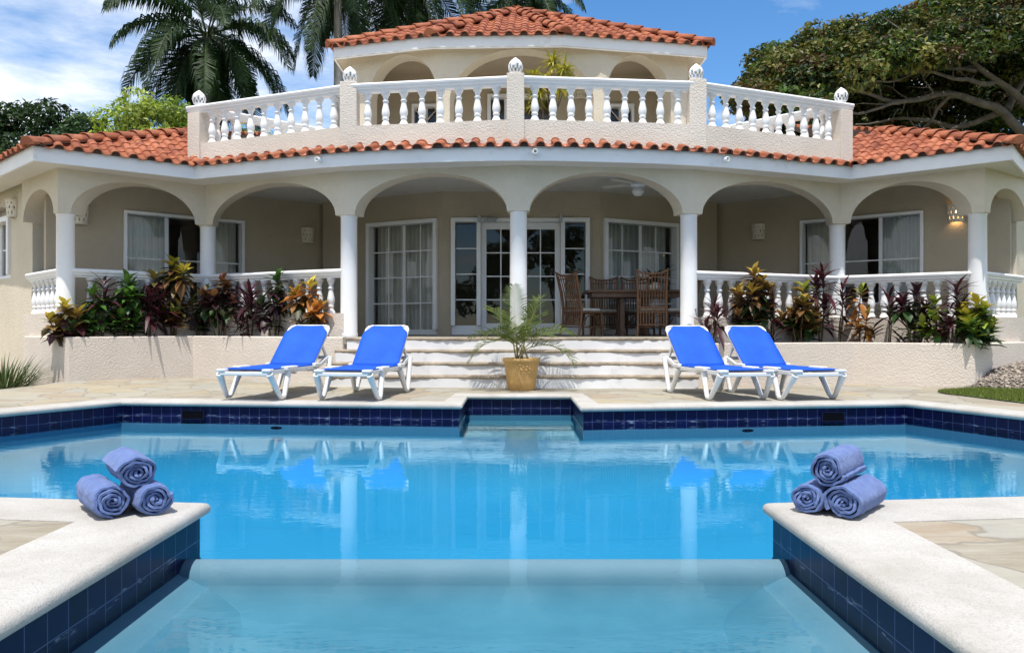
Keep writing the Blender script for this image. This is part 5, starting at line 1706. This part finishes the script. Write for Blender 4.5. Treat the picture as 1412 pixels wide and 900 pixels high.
# --- a row of lower trees behind the villa
def bush_tree(name, label, x, y, zb, zc, rx, ry, rz, n, cr, size, cols, seed, ne=130, group=None, th=.2):
    rr_ = random.Random(seed)
    t = thing(name, label, 'tree', (x, y, zb), group)
    tm = MB(); limb(tm, [(x, y, zb), (x + .1, y, zb + (zc - zb) * .5), (x, y, zc)], th, th * .5, rr_)
    tm.build('trunk', M['bark'], t)
    lm_ = MB()
    for k in range(8):
        a = k * .8; e = (x + math.cos(a) * rx * .7, y + math.sin(a) * ry * .7, zc + rz * rr_.uniform(-.1, .6))
        limb(lm_, [(x, y, zb + (zc - zb) * .6), (x + math.cos(a) * rx * .3, y + math.sin(a) * ry * .3, zc), e], th * .45, .02, rr_)
    lm_.build('limb', M['bark'], t)
    cs = []
    while len(cs) < n:
        d = Vector((rr_.gauss(0, 1), rr_.gauss(0, 1), rr_.gauss(0, 1))).normalized() * rr_.uniform(.62, 1.0)
        if d.z < -.55: continue
        cs.append((x + d.x * rx, y + d.y * ry, zc + d.z * rz, cr * rr_.uniform(.6, 1.25)))
    leafcloud(cs, ne, size, cols, seed + 1, aspect=.5).build('crown', M['treeleaf'], t)
    return t
DK = [(.025, .06, .018), (.035, .075, .02), (.05, .10, .025), (.03, .05, .02)]
LT = [(.20, .28, .03), (.27, .35, .04), (.16, .24, .03), (.30, .36, .07)]
bush_tree('broadleaf_tree', 'dark green bushy tree above the left wing roof at the left edge', gx(46, 24), 24, -.1, 5.55, 3.1, 2.0, 2.1, 110, .58, .2, DK, 31, 330)
bush_tree('broadleaf_tree', 'dark layered tree right of the bushy one, between it and the pale green tree', gx(118, 25), 25, -.1, 6.0, 1.25, 1.1, 1.25, 34, .42, .22, DK, 35, 230, th=.12)
bush_tree('broadleaf_tree', 'pale yellow green tree just left of the balcony corner', gx(208, 21), 21, -.1, 5.95, 1.55, 1.3, 1.2, 80, .42, .16, LT, 41, 330)
bush_tree('broadleaf_tree', 'pale green tree seen between the left balcony balusters', gx(345, 22), 22, -.1, 5.3, 1.6, 1.3, 1.35, 60, .42, .16, LT, 43, 300)
bush_tree('broadleaf_tree', 'green tree seen through the balusters right of the pavilion', gx(1015, 23), 23, -.1, 5.2, 1.7, 1.3, 1.55, 60, .45, .18, [(.07, .13, .025), (.10, .17, .03), (.05, .09, .02)], 47, 300)
cs = []
r = random.Random(77)
for k in range(150):
    x = r.uniform(-42, 42); y = -24 - r.uniform(0, 8); top = 6.5 + 2.2 * math.sin(x * .35) + 1.5 * math.sin(x * .9 + 1)
    cs.append((x, y, r.uniform(.5, 1) ** .7 * top, r.uniform(1.2, 2.0)))
wd = leafcloud(cs, 55, .5, DK + [(.06, .10, .03)], 78).build('woodland', M['treeleaf']); wd['kind'] = 'stuff'; props(wd, 'dark belt of trees across the garden, mirrored in the glass doors')
# ================================================================== light, sky, camera
EL, AZ = 70.0, 9.0     # sun high behind the viewer's left shoulder
sv = Vector((-math.sin(R(AZ)) * math.cos(R(EL)), -math.cos(R(AZ)) * math.cos(R(EL)), math.sin(R(EL))))
sd = bpy.data.lights.new('sun', 'SUN'); sd.energy = 4.2; sd.angle = R(.5); sd.color = (1, .95, .88)
so = bpy.data.objects.new('sun', sd); COL.objects.link(so); so.rotation_euler = (-sv).to_track_quat('-Z', 'Y').to_euler(); so.location = (-10, -10, 30)
w = bpy.data.worlds.new('World'); scene.world = w; w.use_nodes = True
nt = w.node_tree; bg = nt.nodes['Background']
sky = N(nt, 'ShaderNodeTexSky'); sky.sky_type = 'NISHITA'; sky.sun_disc = False
sky.sun_elevation = R(EL); sky.sun_rotation = math.atan2(sv.x, sv.y)
sky.air_density = 1.0; sky.dust_density = .15; sky.ozone_density = 4.0; sky.altitude = 0
hs = N(nt, 'ShaderNodeHueSaturation', Saturation=1.22, Value=1.5); L_(nt, sky.outputs['Color'], hs.inputs['Color'])
tc = N(nt, 'ShaderNodeTexCoord')
sp = N(nt, 'ShaderNodeSeparateXYZ'); L_(nt, tc.outputs['Generated'], sp.inputs['Vector'])
# clouds lie on a flat layer: project the view direction on it
zc_ = N(nt, 'ShaderNodeMath', operation='MAXIMUM'); L_(nt, sp.outputs['Z'], zc_.inputs[0]); zc_.inputs[1].default_value = .03
dv = N(nt, 'ShaderNodeCombineXYZ')
for ax in 'XY':
    q = N(nt, 'ShaderNodeMath', operation='DIVIDE'); L_(nt, sp.outputs[ax], q.inputs[0]); L_(nt, zc_.outputs[0], q.inputs[1]); L_(nt, q.outputs[0], dv.inputs[ax])
mp = N(nt, 'ShaderNodeMapping'); mp.inputs['Scale'].default_value = (.62, .55, 1); mp.inputs['Location'].default_value = (3.1, .7, 0); L_(nt, dv.outputs[0], mp.inputs['Vector'])
c1 = noise(nt, mp.outputs['Vector'], 1.15, 9, .62)
# more cloud to the left
xo = N(nt, 'ShaderNodeMath', operation='SUBTRACT'); L_(nt, sp.outputs['X'], xo.inputs[0]); xo.inputs[1].default_value = .13
xa = N(nt, 'ShaderNodeMath', operation='ABSOLUTE'); L_(nt, xo.outputs[0], xa.inputs[0])
gr_ = N(nt, 'ShaderNodeMath', operation='MULTIPLY_ADD'); L_(nt, xa.outputs[0], gr_.inputs[0]); gr_.inputs[1].default_value = .28; L_(nt, c1, gr_.inputs[2])
cm_ = ramp(nt, gr_.outputs[0], [(.50, (0, 0, 0)), (.60, (.35, .35, .35)), (.74, (1, 1, 1))])
mx = mixc(nt, cm_, hs.outputs['Color'], (9.5, 9.8, 10.2))
L_(nt, mx, bg.inputs['Color']); bg.inputs['Strength'].default_value = .10
cam = bpy.data.cameras.new('camera'); co = bpy.data.objects.new('camera', cam); COL.objects.link(co)
cam.sensor_width = 36; cam.lens = 36 * F / 1412; cam.clip_end = 3000; cam.clip_start = .05
co.location = (0, 0, HC); co.rotation_euler = (R(90), 0, 0)
scene.camera = co
scene.render.engine = 'CYCLES'
c = scene.cycles
c.use_denoising = True
c.max_bounces = 10; c.diffuse_bounces = 5; c.glossy_bounces = 4; c.transmission_bounces = 6; c.transparent_max_bounces = 16; c.volume_bounces = 0
c.caustics_reflective = False; c.caustics_refractive = False
c.sample_clamp_indirect = 6
vs_ = scene.view_settings
vs_.view_transform = 'Standard'; vs_.look = 'None'; vs_.exposure = 0.35; vs_.gamma = 1; vs_.use_curve_mapping = False
